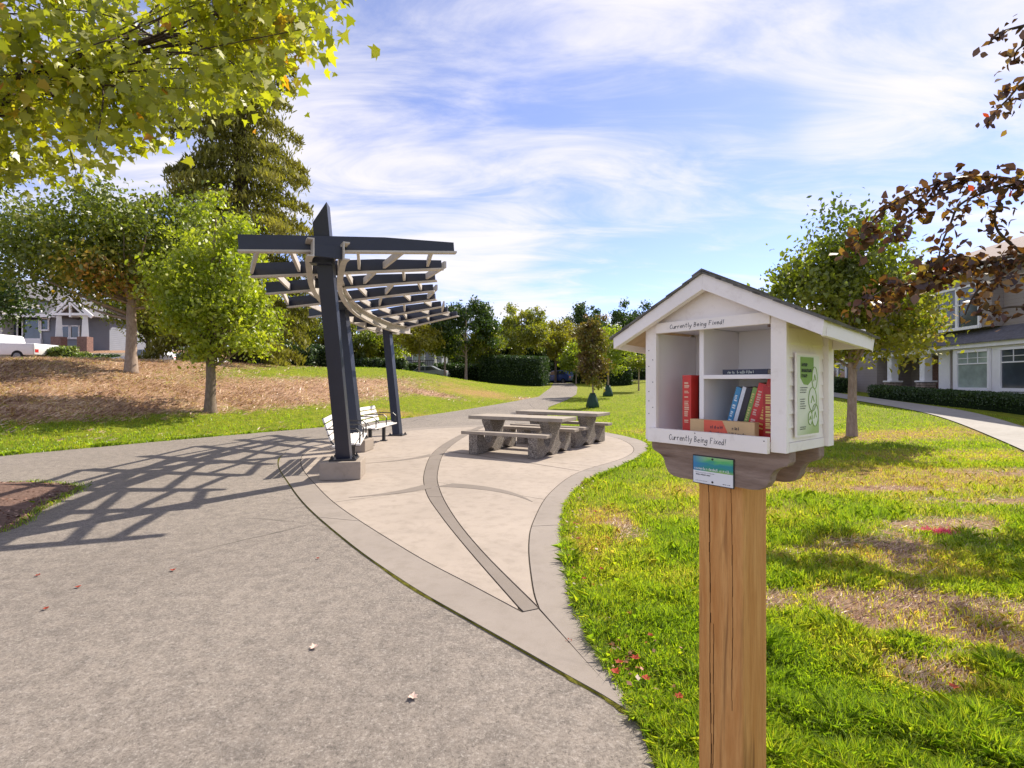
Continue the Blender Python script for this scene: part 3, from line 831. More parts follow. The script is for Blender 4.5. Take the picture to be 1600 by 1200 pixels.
# roof (sits slightly back-tilted)
TILT = Matrix.Translation((0, -.165, 1.70)) @ Matrix.Rotation(math.radians(-4.2), 4, 'X') @ Matrix.Translation((0, .165, -1.70))
def rf(mb, name, mat, parent=None, bevel=0.0):
    mb.v = [tuple(TILT @ Vector(p)) for p in mb.v]
    return mb.build(name, mat, parent or LIB, bevel=bevel)
PK, SL, HW = 1.812, .515, .32
YF, YB = -.168, .165
for s in (-1, 1):
    d = Vector((s, 0, -SL)).normalized(); n = Vector((s * SL, 0, 1)).normalized(); ln = HW / d.x * s
    # deck
    mb = MB(); P0 = Vector((0, 0, PK - .012)); P1 = P0 + d * (ln - .004)
    q = [P0, P1, P1 - n * .011, P0 - Vector((0, 0, .0125))]
    vs = [Vector((p.x, y, p.z)) for y in (YF + .021, YB - .021) for p in q]
    mb.add(vs, [(0, 1, 2, 3), (7, 6, 5, 4), (0, 4, 5, 1), (1, 5, 6, 2), (2, 6, 7, 3), (3, 7, 4, 0)])
    deck = rf(mb, 'roof_deck', M['soffit'])
    # rakes front and back: plumb-cut board
    for y0, y1 in ((YF, YF + .02), (YB - .02, YB)):
        mb = MB(); zt = PK - .002
        poly = [(0, zt), (s * HW, zt - SL * HW), (s * (HW - .004), zt - SL * HW - .036), (0, zt - .047)]
        if s > 0: poly = poly[::-1]
        mb.prism(poly, (0, y0, 0), (1, 0, 0), (0, 0, 1), (0, 1, 0), y1 - y0)
        o = rf(mb, 'rake_board', W, bevel=.001)
        bm = bmesh.new(); bm.from_mesh(o.data); bmesh.ops.recalc_face_normals(bm, faces=bm.faces); bm.to_mesh(o.data); bm.free()
    # eave fascia
    mb = MB(); xe = s * (HW - .008); ze = PK - SL * HW
    mb.box((xe, (YF + YB) / 2, ze - .018), (.012, YB - YF - .042, .038)); rf(mb, 'fascia_board', W)
    # horizontal soffit block under the eave at the back
    mb = MB(); mb.bx(min(s * .229, s * .305), max(s * .229, s * .305), YB - .034, YB - .022, ze - .034, ze + .018); rf(mb, 'soffit_block', W)
    # shingle courses, tab by tab
    nrow, ncol = 6, 6
    for r_ in range(nrow):
        a0 = ln * (1 - (r_) / nrow) + .010; a1 = a0 - ln / nrow - .02
        for c_ in range(ncol):
            wd = (YB - YF + .02) / ncol; y0 = YF - .010 + c_ * wd + (0 if r_ % 2 else 0.0)
            lift = .0035 * r_ * 0 + random.uniform(0, .0015)
            A = Vector((0, 0, PK)) + d * max(a0 + random.uniform(-.004, .004), 0.0) + n * (.004 + lift); B = Vector((0, 0, PK)) + d * max(a1, -.002) + n * (-.002 + 0.0035)
            vs = []
            for y in (y0 + .0015, y0 + wd - .0015):
                vs += [Vector((A.x, y, A.z)), Vector((B.x, y, B.z)), Vector((B.x, y, B.z)) - n * .005, Vector((A.x, y, A.z)) - n * .006]
            mb = MB(); mb.add(vs, [(0, 1, 2, 3), (7, 6, 5, 4), (0, 4, 5, 1), (1, 5, 6, 2), (2, 6, 7, 3), (3, 7, 4, 0)])
            rf(mb, 'shingle', M['shingle'])
for k in range(4):
    y0 = YF - .008 + k * .086
    mb = MB()
    for s in (-1, 1):
        d = Vector((s, 0, -SL)).normalized(); n = Vector((s * SL, 0, 1)).normalized()
        A = Vector((0, 0, PK + .010)); B = A + d * .035
        vs = [Vector((p.x, y, p.z)) for y in (y0, y0 + .084) for p in (A, B, B - n * .005, A - Vector((0, 0, .006)))]
        mb.add(vs, [(0, 1, 2, 3), (7, 6, 5, 4), (0, 4, 5, 1), (1, 5, 6, 2), (2, 6, 7, 3), (3, 7, 4, 0)])
    rf(mb, 'ridge_shingle', M['shingle'])
# nail holes
nails = [(-.205, -.1345, z) for z in (1.40, 1.44, 1.47, 1.55, 1.60)] + [(-.19, -.1345, z) for z in (1.42, 1.50, 1.57)] + [(.17, -.1525, 1.347), (-.03, -.1525, 1.352), (.0, -.1525, 1.322)]
for p in nails:
    mb = MB(); mb.tube([(p[0], p[1] + .002, p[2]), (p[0], p[1] - .0006, p[2])], .0016, 6); mb.build('nail', M['steel'], LIB)

# handwriting: polylines on a unit box
GL = {
 'C': [[(.8, .85), (.5, 1), (.15, .75), (.1, .35), (.4, 0), (.85, .15)]],
 'u': [[(.05, .55), (.1, .1), (.4, 0), (.65, .2), (.7, .55)], [(.7, .55), (.75, 0)]],
 'r': [[(.1, .55), (.12, 0)], [(.12, .3), (.35, .55), (.6, .5)]],
 'e': [[(.1, .3), (.65, .33), (.5, .58), (.2, .5), (.1, .2), (.35, 0), (.7, .1)]],
 'n': [[(.08, .55), (.1, 0)], [(.1, .35), (.35, .58), (.6, .4), (.65, 0)]],
 't': [[(.35, .95), (.33, .1), (.55, 0)], [(.1, .6), (.65, .64)]],
 'l': [[(.25, 1.0), (.22, .1), (.4, 0)]],
 'y': [[(.1, .55), (.3, .1), (.45, .1)], [(.7, .58), (.35, -.3), (.05, -.4)]],
 'B': [[(.12, 1), (.1, 0)], [(.12, 1), (.6, .85), (.5, .55), (.15, .52), (.7, .35), (.55, .05), (.1, 0)]],
 'i': [[(.3, .55), (.28, 0)], [(.3, .78), (.33, .82)]],
 'g': [[(.65, .5), (.35, .58), (.1, .3), (.35, .05), (.62, .35)], [(.66, .55), (.6, -.3), (.2, -.4), (.05, -.2)]],
 'F': [[(.15, 1), (.12, 0)], [(.12, 1), (.75, .98)], [(.13, .55), (.55, .58)]],
 'x': [[(.1, .55), (.65, 0)], [(.65, .58), (.08, 0)]],
 'd': [[(.6, .5), (.3, .55), (.08, .25), (.3, 0), (.62, .25)], [(.66, 1), (.66, .02)]],
 '!': [[(.35, 1), (.3, .3)], [(.28, .05), (.3, 0)]], ' ': []}
def write(text, x0, x1, zb, h, y, name, parent, slant=0.0, th=.0011, rise=0.0):
    adv = [(.55 if ch in 'il!' else .6 if ch == ' ' else .95 if ch in 'CBF' else .82) for ch in text]
    k = (x1 - x0) / sum(adv); x = x0; mb = MB()
    for i, ch in enumerate(text):
        dz = random.uniform(-.06, .06) * h
        for st in GL.get(ch, []):
            pts = [Vector((x + (a + slant * b) * k, y, zb + dz + b * h + rise * (x - x0))) for a, b in st]
            for a, b in zip(pts[:-1], pts[1:]):
                e = (b - a).normalized() * th * .4
                mb.bar(a - e, b + e, .0006, th, (0, 0, 1) if abs((b - a).normalized().z) < .8 else (1, 0, 0))
        x += adv[i] * k
    return mb.build(name, M['ink'], parent)
write('Currently Being Fixed!', -.125, .052, 1.6625, .0125, -.1384, 'handwriting', hd, .12)
write('Currently Being Fixed!', -.118, .066, 1.3265, .0165, -.1524, 'handwriting', sl, .12)

# plaque on the front plank
PQ = thing('name_plaque', 'small green and white plaque screwed to the brown bracket', 'plaque', (0, 0, 0))
PQ.location = LIB.matrix_basis @ Vector((0.002, -.110, 1.242)); PQ.rotation_euler = LIB.rotation_euler
t = NT('plaque_print'); v = t.coord('Object')
s_ = t.new('ShaderNodeSeparateXYZ'); t.l.new(v, s_.inputs[0])
wv = t.math('ADD', s_.outputs['Z'], t.math('MULTIPLY', t.noise(t.coord('Object', (14, 1, 42)), 1.3, 3, .5, .6), .035))
cg = t.ramp(t.math('MULTIPLY', wv, 16.0), [(0.15, (0.35, 0.52, 0.10)), (0.35, (0.03, 0.30, 0.20)), (0.55, (0.02, 0.26, 0.34)), (0.72, (0.10, 0.48, 0.16)), (0.95, (0.36, 0.62, 0.28))])
blue = t.ramp(t.math('MULTIPLY', s_.outputs['X'], -12.0), [(0.15, 0.0), (0.7, 0.8)])
cg = t.mix(blue, cg, (0.04, 0.20, 0.52))
fac = t.math('GREATER_THAN', s_.outputs['Z'], -.003)
t.base(t.mix(fac, (0.80, 0.80, 0.83), cg), 0.3, 0.5)
mb = MB(); mb.box((0, 0, 0), (.130, .003, .084)); mb.build('backing', M['steel'], PQ, bevel=.001)
mb = MB(); mb.box((0, -.0022, 0), (.124, .0016, .078)); mb.build('printed_face', t.m, PQ)
M['lettering_white'] = plain('white_print', (0.82, 0.84, 0.82), 0.5, 0.3, 0)
def scribble(mb, x0, x1, z, h, y, step, th):
    x = x0
    while x < x1:
        w = random.uniform(.5, 1.0) * step
        mb.bar((x, y, z), (x + random.uniform(-.2, .2) * w, y, z + h * random.choice((.65, .7, 1.0))), .0004, th, (1, 0, 0))
        if random.random() < .6: mb.bar((x, y, z + h * random.choice((0, .35, .65))), (x + w * .8, y, z + h * random.choice((0, .35, .65)) + 1e-5), .0004, th * .8, (0, 0, 1))
        x += w * (1.0 if random.random() < .8 else 1.8)
mb = MB(); scribble(mb, -.057, .052, .0005, .0075, -.0034, .0045, .0011); mb.build('title_print', M['lettering_white'], PQ)
mb = MB(); scribble(mb, -.052, -.008, -.016, .0045, -.0034, .003, .0009); scribble(mb, -.054, .008, -.009, .0016, -.0034, .002, .0004)
scribble(mb, -.054, -.016, -.033, .0014, -.0034, .002, .0004); scribble(mb, .032, .054, -.034, .0018, -.0034, .002, .0005); mb.build('small_print', M['ink'], PQ)
for z in (.034, -.032):
    mb = MB(); mb.tube([(0, -.002, z), (0, -.0042, z)], .0032, 8); mb.build('screw', M['steel'], PQ)

# poster on the right side
PS = thing('poster', 'green and white printed poster on the side of the little library', 'poster', (0, 0, 0))
PS.location = LIB.matrix_basis @ Vector((.2215, -.021, 1.466)); PS.rotation_euler = LIB.rotation_euler
mb = MB(); mb.box((0, 0, 0), (.004, .142, .220)); mb.build('poster_frame', M['libwhite'], PS)
t = NT('poster_print'); v = t.coord('Object')
s_ = t.new('ShaderNodeSeparateXYZ'); t.l.new(v, s_.inputs[0])
green = (0.26, 0.40, 0.07)
diag = t.math('ADD', t.math('MULTIPLY', s_.outputs['Y'], 5.0), t.math('MULTIPLY', s_.outputs['Z'], -7.0))
c = t.mix(t.ramp(diag, [(0.25, 0.0), (0.8, 0.75)]), (0.74, 0.76, 0.60), green)
t.base(c, 0.4, 0.4)
mb = MB(); mb.box((.0024, 0, 0), (.0012, .130, .208)); pp = mb.build('printed_sheet', t.m, PS)
M['pgreen'] = plain('poster_green', (0.22, 0.37, 0.05), 0.5, 0.3, 0.12, 20)
M['pcream'] = plain('poster_cream', (0.74, 0.76, 0.62), 0.5, 0.3, 0.04)
def disc(cy, cz, ry, rz, x, n=20): return [(x, cy + ry * math.cos(6.2832 * k / n), cz + rz * math.sin(6.2832 * k / n)) for k in range(n)]
mb = MB(); pts = [(-.05, .10), (-.05, .045), (-.03, .028), (-.005, .026), (.02, .04), (.03, .06), (.03, .10)]
mb.prism(pts, (.0031, 0, 0), (0, 1, 0), (0, 0, 1), (1, 0, 0), .0003); mb.build('header_shape', M['pgreen'], PS)
for cy, cz, ry, rz in ((.035, .045, .016, .030), (.022, -.012, .024, .032), (.038, -.055, .020, .030), (.008, -.062, .012, .018)):
    mb = MB(); mb.f.append(tuple(range(20))); mb.v += disc(cy, cz, ry, rz, .0036); mb.build('picture_oval', M['pcream'], PS)
    mb = MB(); P = disc(cy, cz, ry, rz, .0039); mb.tube(P + [P[0]], .0009, 5); mb.tube([(.0039, cy - ry * .4, cz - rz * .3), (.0039, cy, cz + rz * .3), (.0039, cy + ry * .4, cz - rz * .2)], .0012, 5); mb.build('picture_outline', M['pgreen'], PS)
def line_y(mb, y0, y1, z, h, x=.0040, step=.004, th=.0008):
    y = y0
    while y < y1:
        w = random.uniform(.6, 1) * step
        mb.bar((x, y, z), (x, y + random.uniform(-.1, .1) * w, z + h), .0003, th, (0, 1, 0))
        mb.bar((x, y, z + h * random.choice((.1, .5, .9))), (x, y + w * .8, z + h * random.choice((.1, .5, .9)) + 1e-5), .0003, th, (0, 0, 1))
        y += w * 1.15
LN = [(-.043, y1, z, .009, .0040, .0055, .0014) for z, y1 in ((.075, -.012), (.060, .015), (.046, -.010))]
LN += [(-.052, -.008 + random.uniform(-.02, .0), z, .0025, .0040, .003, .0005) for z in (.018, .012, .006, -.012, -.018, -.024, -.030, -.036)]
LN += [(-.052, -.02, z, .0025, .0040, .003, .0005) for z in (-.085, -.09)]
for a_ in LN:
    mb = MB(); line_y(mb, *a_); mb.build('lettering_line', M['ink'], PS)

# books
def book(name, label, size, loc, lean=0.0, cover=(.5, .05, .04), rz=0.0, flat=False, txt=None, pages=True):
    """size: (thickness x, depth y, height z); loc: bottom centre of the spine side in library coordinates"""
    t = thing(name, label, 'book', (0, 0, 0))
    m4 = LIB.matrix_basis @ Matrix.Translation(loc) @ Matrix.Rotation(lean, 4, 'Y') @ Matrix.Rotation(rz, 4, 'Z')
    t.matrix_basis = m4
    key = 'cover_%d_%d_%d' % tuple(int(99 * q) for q in cover)
    if key not in M: M[key] = plain(key.replace('cover', 'book_cover'), cover, 0.35, 0.5, 0.12, 25)
    w, d, h = size; c = .0016
    mb = MB(); mb.bx(-w / 2, -w / 2 + c, 0, d, 0, h); mb.bx(w / 2 - c, w / 2, 0, d, 0, h); mb.bx(-w / 2 + c, w / 2 - c, 0, c, 0, h)
    co = mb.build('cover', M[key], t)
    if 'paper' not in M: M['paper'] = plain('book_paper', (0.74, 0.68, 0.55), 0.8, 0.2, 0.08, 60)
    mb = MB(); mb.bx(-w / 2 + c + 1e-4, w / 2 - c - 1e-4, c + 1e-4, d - .003, .002, h - .002); mb.build('pages', M['paper'], t)
    if txt:
        k2 = 'print_%d_%d_%d' % tuple(int(99 * q) for q in txt)
        if k2 not in M: M[k2] = plain(k2.replace('print', 'spine_print'), txt, 0.4, 0.5, 0.05)
        mb = MB(); z = h * .16
        while z < h * .86:
            hh = random.uniform(.003, .007)
            if random.random() < .85: mb.bx(-w * .28, w * random.uniform(.1, .3), -.0006, -.0001, z, z + hh * .8)
            z += hh * 1.3
        mb.build('spine_lettering', M[k2], co)
    return t
fz = 1.3382
book('book', 'thick red paperback standing upright left of the divider', (.030, .11, .183), (-.096, -.092, fz), 0, (.60, .035, .025), txt=(.75, .45, .30))
book('book', 'dark green book standing between the red paperback and the divider', (.016, .12, .178), (-.071, -.055, fz), 0, (.02, .035, .03), txt=(.3, .42, .3))
spec = [('blue book leaning in the lower right compartment, leftmost of the leaning row', .016, .150, .004, .28, (.05, .27, .52), (.7, .8, .85)),
        ('thin white book leaning beside the blue book', .011, .152, .020, .28, (.72, .76, .82), None),
        ('black book leaning behind the white one', .017, .148, .036, .27, (.025, .02, .03), None),
        ('green and yellow book leaning in the lower right compartment', .013, .150, .053, .27, (.22, .36, .08), (.7, .6, .2)),
        ('bright red book leaning beside the green one', .022, .160, .073, .26, (.68, .04, .04), (.8, .5, .4)),
        ('tall red book with gold lettering leaning against the right wall', .028, .172, .100, .25, (.62, .04, .025), (.85, .55, .12))]
for label, w, h, x, ln, cv, tx in spec:
    book('book', label, (w, .11, h), (x, -.045 - .1 * (x - .004) * 0, fz + w / 2 * math.sin(ln)), ln, cv, txt=tx)
book('book', 'dark red book standing in the corner at the far right of the lower compartment', (.030, .10, .150), (.150, -.085, fz), 0.0, (.42, .02, .02), txt=(.8, .6, .2))
# flat book on the shelf, its spine to the front
b = thing('book', 'dark navy book lying flat on the upper shelf', 'book', (0, 0, 0)); b.matrix_basis = LIB.matrix_basis @ Matrix.Translation((.066, -.055, 1.5212))
mb = MB(); mb.bx(-.066, .066, 0, .09, 0, .002); mb.bx(-.066, .066, 0, .09, .0135, .0155); mb.bx(-.066, .066, 0, .002, .002, .0135)
M['navybook'] = plain('navy_book_cover', (.025, .028, .055), .35, .5, .1)
co = mb.build('cover', M['navybook'], b)
mb = MB(); mb.bx(-.064, .064, .0021, .087, .0021, .0134); mb.build('pages', M['paper'], b)
mb = MB(); scribble(mb, -.05, -.03, .004, .007, -.0004, .004, .0009); scribble(mb, -.02, .028, .004, .008, -.0004, .005, .0012); mb.build('spine_lettering', M['pcream'], co)
# low red and tan carton across the front
b = thing('book', 'red and tan thick book lying on its long edge across the front', 'book', (0, 0, 0)); b.matrix_basis = LIB.matrix_basis @ Matrix.Translation((.029, -.116, fz))
M['tan'] = plain('tan_card', (.62, .42, .22), .6, .3, .08, 20); M['redcard'] = plain('red_card', (.72, .13, .08), .5, .3, .1, 20)
mb = MB(); mb.bx(-.098, .098, 0, .024, 0, .052); mb.build('body', M['tan'], b, bevel=.001)
mb = MB(); mb.prism([(-.052, .0005), (.03, .0005), (.005, .0515), (-.052, .0515)], (0, -.0006, 0), (1, 0, 0), (0, 0, 1), (0, 1, 0), .0005); rp = mb.build('red_panel', M['redcard'], b)
mb = MB(); scribble(mb, -.03, .01, .028, .009, -.0011, .0055, .0013); scribble(mb, .035, .058, .028, .009, -.0011, .0055, .0013); scribble(mb, -.035, .072, .012, .009, -.0011, .005, .0013); mb.build('lettering', M['navybook'], rp)

# ------------------------------------------------------------------ grass
def in_lawn_right(X, Y):
    pr_y = [p[1] for p in PRs]; pr_x = [p[0] for p in PRs]
    e = np.interp(Y, pr_y, pr_x)
    e = np.where(Y < 2.24, np.interp(Y, [p[1] for p in REDGE[::-1]], [p[0] for p in REDGE[::-1]]), e)
    e = np.where(Y > 17.6, np.interp(Y, [17.6, 18.2, 21, 26, 30.7, 35], [1.15, 1.3, 1.45, 1.85, 3.3, 4.4]), e)
    return X > e
def vnoise(X, Y, s, seed):
    r = np.random.default_rng(seed); T = r.random((64, 64))
    x = X * s; y = Y * s; i = np.floor(x).astype(int); j = np.floor(y).astype(int); fx = x - i; fy = y - j
    fx = fx * fx * (3 - 2 * fx); fy = fy * fy * (3 - 2 * fy)
    g = lambda a, b: T[a % 64, b % 64]
    return (g(i, j) * (1 - fx) + g(i + 1, j) * fx) * (1 - fy) + (g(i, j + 1) * (1 - fx) + g(i + 1, j + 1) * fx) * fy
def blades(name, X, Y, length, width, label, lean=0.5, zoff=0.0, bare=.86):
    N = len(X)
    dry = dryness(X, Y) * .9 + (vnoise(X, Y, 1.1, 3) - .5) * .5; ear = earthness(X, Y) + (vnoise(X, Y, 3.5, 4) - .5) * .9
    clump = vnoise(X, Y, 5.0, 5) * .6 + vnoise(X, Y, 11.0, 6) * .4
    keep = (RNG.random(N) > np.clip((ear - .35) * 2.2, 0, bare)) & (RNG.random(N) < .25 + 1.3 * clump)
    dry = np.clip(dry + np.clip(ear - .2, 0, 1) * 1.6, 0, 1.3)
    X, Y, dry, clump = X[keep], Y[keep], dry[keep], clump[keep]; N = len(X)
    Z = terrain(X, Y) + zoff
    h = length * RNG.uniform(.45, 1.2, N) * (.25 + 1.5 * clump ** 1.5) * (1 - .45 * np.clip(dry, 0, 1))
    w = width * RNG.uniform(.6, 1.3, N)
    a = RNG.random(N) * 6.2832; b = a + RNG.uniform(-.9, .9, N) + 1.57
    ln = lean * RNG.uniform(.2, 1.5, N)
    base = np.stack([X, Y, Z], 1)
    sd_ = np.stack([np.cos(a), np.sin(a), np.zeros(N)], 1) * w[:, None] / 2
    dr = np.stack([np.cos(b), np.sin(b), np.zeros(N)], 1)
    mid = base + dr * (ln * h * .30)[:, None] + np.array([0, 0, 1]) * (h * .60)[:, None]
    tip = base + dr * (ln * h * .95)[:, None] + np.array([0, 0, 1]) * (h * (1.0 - .25 * ln))[:, None]
    V = np.stack([base - sd_, base + sd_, mid + sd_ * .75, tip, mid - sd_ * .75], 1)
    tint = np.clip(.12 + .55 * RNG.random(N) * (0.6 + .5 * vnoise(X, Y, 2.2, 8)) + .45 * np.clip(dry, 0, 1), 0, 1)
    o = link(name, np_mesh(name, V, 5, tint), M['blade'])
    return props(o, label, 'grass', kind='stuff')
def scatter(n, y0, y1, xlo, xhi, pw=2.0):
    """more points close to the camera: density falls off with distance"""
    u = RNG.random(n)
    Y = (y0 ** (1 - pw) + u * (y1 ** (1 - pw) - y0 ** (1 - pw))) ** (1 / (1 - pw)) if abs(pw - 1) > 1e-3 else y0 * (y1 / y0) ** u
    X = xlo(Y) + RNG.random(n) * (xhi(Y) - xlo(Y))
    return X, Y
X, Y = scatter(300000, 1.55, 9.5, lambda y: np.full_like(y, .4), lambda y: y * 1.08 + .3, 1.7)
k = in_lawn_right(X - .015 * RNG.random(len(X)), Y); k &= np.hypot(X - .668, Y - 1.552) > .12
blades('near_grass', X[k], Y[k], .105, .0055, 'long bright green grass round the library post', .7)
X, Y = scatter(110000, 9.0, 34, lambda y: np.full_like(y, .5), lambda y: np.minimum(y * 1.05 + .5, 22), 1.3)
k = in_lawn_right(X, Y) & ~((np.abs(X - np.interp(Y, [p[1] for p in side], [p[0] for p in side])) < .85) & (Y > 3)) & (X < np.interp(Y, [13, 20, 30], [15, 17.5, 19]))
blades('far_right_grass', X[k], Y[k], .075, .013, 'mown yellow green lawn between the plaza and the townhouse', .6)
X, Y = scatter(210000, 8.5, 44, lambda y: np.maximum(-y * 1.06 - .5, -26), lambda y: np.full_like(y, 3.0), 1.2)
k = (X < ledge_x(Y) + .03) & (Y < 42)
blades('bank_grass', X[k], Y[k], .075, .013, 'yellow green lawn on the bank left of the path', .6)

# dead straw and stalks on the bare part of the bank and on the bare patches
M['straw'] = leafmat('dead_straw', [(0.0, (.20, .10, .06)), (.35, (.46, .28, .18)), (.7, (.66, .48, .33)), (1.0, (.78, .63, .46))], .35)
def straw(name, X, Y, L, W_, label):
    e_ = earthness(X, Y) + (vnoise(X, Y, 2.3, 61) - .5) * .5; k_ = (RNG.random(len(X)) < np.clip((e_ - .15) * 2, 0, 1) * (.25 + vnoise(X, Y, 1.7, 62))); X, Y = X[k_], Y[k_]; N = len(X)
    a_ = RNG.normal(.3, .9, N); l_ = L * RNG.uniform(.4, 1.4, N); w_ = W_ * RNG.uniform(.5, 1.4, N); Z_ = terrain(X, Y)
    d_ = np.stack([np.cos(a_) * l_, np.sin(a_) * l_, RNG.uniform(.05, .75, N) * l_], 1); s_ = np.stack([-np.sin(a_) * w_, np.cos(a_) * w_, RNG.uniform(.2, 1, N) * w_], 1); b_ = np.stack([X, Y, Z_], 1)
    props(link(name, np_mesh(name, np.stack([b_ - s_, b_ + s_, b_ + d_ + s_ * .2, b_ + d_ - s_ * .2], 1), 4, np.clip(RNG.random(N) * .75 + .5 * (vnoise(X, Y, 1.1, 63) - .25), 0, 1)), M['straw']), label, 'dry grass', kind='stuff')
X, Y = scatter(150000, 9.0, 34, lambda y: np.maximum(-y * 1.06 - .5, -26), lambda y: np.full_like(y, 3.0), 1.1); k = X < ledge_x(Y)
straw('bank_straw', X[k], Y[k], .14, .016, 'pale dead straw covering the bare pinkish bank at left')
X, Y = scatter(60000, 2.2, 16, lambda y: np.full_like(y, .5), lambda y: y * 1.06 + .3, 1.5); k = in_lawn_right(X, Y)
straw('lawn_straw', X[k], Y[k], .05, .004, 'dead straw on the bare patches of the right lawn')
# tufts creeping over the plaza border
k_ = RNG.integers(0, 46, 9000); E = np.array(PRs)[k_] + (np.array(PRs)[k_ + 1] - np.array(PRs)[k_]) * RNG.random((9000, 1))
blades('edge_grass', E[:, 0] + RNG.normal(.012, .018, 9000), E[:, 1], .07, .005, 'fringe of grass creeping over the right edge of the plaza', 1.1, .015)
kb = (np.array(bed)[:, 0] > -8); Bq = np.array(bed)[kb]; k_ = RNG.integers(0, len(Bq), 1500)
blades('bed_grass', Bq[k_, 0] + RNG.normal(-.02, .05, 1500), Bq[k_, 1] + RNG.normal(-.02, .05, 1500), .06, .006, 'thin yellow grass fringe round the mulch bed', .8, .02)
LE = LEDGE[2:7]; u_ = RNG.random(16000) * 3.999; i_ = u_.astype(int); E = LE[i_] + (LE[i_ + 1] - LE[i_]) * (u_ - i_)[:, None]
blades('path_edge_grass', E[:, 0] + RNG.normal(-.03, .05, 16000), E[:, 1] + RNG.normal(0.02, .05, 16000), .10, .012, 'ragged grass fringe along the left edge of the path', .8, .01)
# fallen leaves
leafpoly = [(0, -.5), (.22, -.35), (.5, -.3), (.3, -.05), (.42, .25), (.15, .2), (0, .5), (-.15, .2), (-.42, .25), (-.3, -.05), (-.5, -.3), (-.22, -.35)]
def fallen(px_, py_, size, mat, label, group, z=0.0):
    x, y = gp(px_, py_, z)
    t = bpy.data.meshes.new('fallen_leaf')
    a = random.random() * 6.28
    vs = []
    for u_, w_ in leafpoly:
        q = Vector((u_, w_)) * size; q = Vector((q.x * math.cos(a) - q.y * math.sin(a), q.x * math.sin(a) + q.y * math.cos(a)))
        vs.append((q.x, q.y, .004 + size * .35 * (abs(u_) + .6 * abs(w_)) * random.uniform(.7, 1.3)))
    vs.append((0, 0, 0.002)); n = len(leafpoly)
    t.from_pydata(vs, [], [(i, (i + 1) % n, n) for i in range(n)])
    o = link('fallen_leaf', t, mat); o.location = (x, y, z); return props(o, label, 'leaf', group)
for p in ((1017, 994), (955, 1022), (968, 1036), (992, 1030), (962, 1052), (930, 800), (905, 842), (912, 905), (940, 890), (1060, 1090), (1010, 1062), (898, 818), (925, 915), (985, 960), (890, 870), (1490, 1075)):
    fallen(p[0], p[1], random.uniform(.035, .055), M['redleaf'], 'small dry red leaf lying in the grass near the plaza edge', 'red leaves fallen in the grass', .045)
for p in ((270, 892), (122, 918), (497, 873), (72, 952), (58, 900), (888, 1003), (862, 720), (888, 936)):
    fallen(p[0], p[1], random.uniform(.03, .045), M['redleaf'], 'tiny red leaf lying on the pavement', 'red leaves fallen on the pavement', .013)
for p in ((490, 1013), (646, 1091), (1095, 1100)):
    fallen(p[0], p[1], .05, M['paleleaf'], 'small pale dry leaf lying on the asphalt path', 'pale leaves fallen on the path', .013)
# brown leaf litter along the plaza edge
N = 420; k_ = RNG.integers(8, 34, N); E = np.array(PRs)[k_]
X = E[:, 0] + np.abs(RNG.normal(0, .13, N)) + .01; Y = E[:, 1] + RNG.normal(0, .12, N)
a_ = RNG.random(N) * 6.28; s_ = RNG.uniform(.010, .022, N); h_ = RNG.uniform(.015, .05, N)
ax = np.stack([np.cos(a_), np.sin(a_), RNG.uniform(-.5, .5, N)], 1) * s_[:, None]; ay = np.stack([-np.sin(a_), np.cos(a_), RNG.uniform(-.5, .5, N)], 1) * (s_ * .7)[:, None]
c0_ = np.stack([X, Y, h_], 1)
M['litter'] = leafmat('brown_litter', [(0.0, (.10, .04, .02)), (.6, (.26, .11, .05)), (1.0, (.42, .10, .04))], .2)
props(link('leaf_litter', np_mesh('leaf_litter', np.stack([c0_ - ax, c0_ - ay, c0_ + ax, c0_ + ay], 1), 4, RNG.random(N)), M['litter']), 'brown and reddish leaf litter in the grass along the plaza edge', 'leaf litter', kind='stuff')
# pink survey paint sprayed on the grass
x0, y0 = gp(1475, 834)
N = 260; X = x0 + RNG.normal(0, .10, N); Y = y0 + RNG.normal(0, .05, N)
b_ = np.stack([X, Y, np.full(N, .005)], 1); dv_ = RNG.normal(0, .02, (N, 3)); dv_[:, 2] = RNG.uniform(.015, .05, N); sd_ = RNG.normal(0, .006, (N, 3)); sd_[:, 2] = 0
V = np.stack([b_ - sd_, b_ + sd_, b_ + dv_ + sd_ * .3, b_ + dv_ - sd_ * .3], 1)
props(link('pink_marking', np_mesh('pink_marking', V, 4, RNG.random(N)), M['pink']), 'pink spray painted grass blades on the bare patch at right', 'paint mark', kind='stuff')

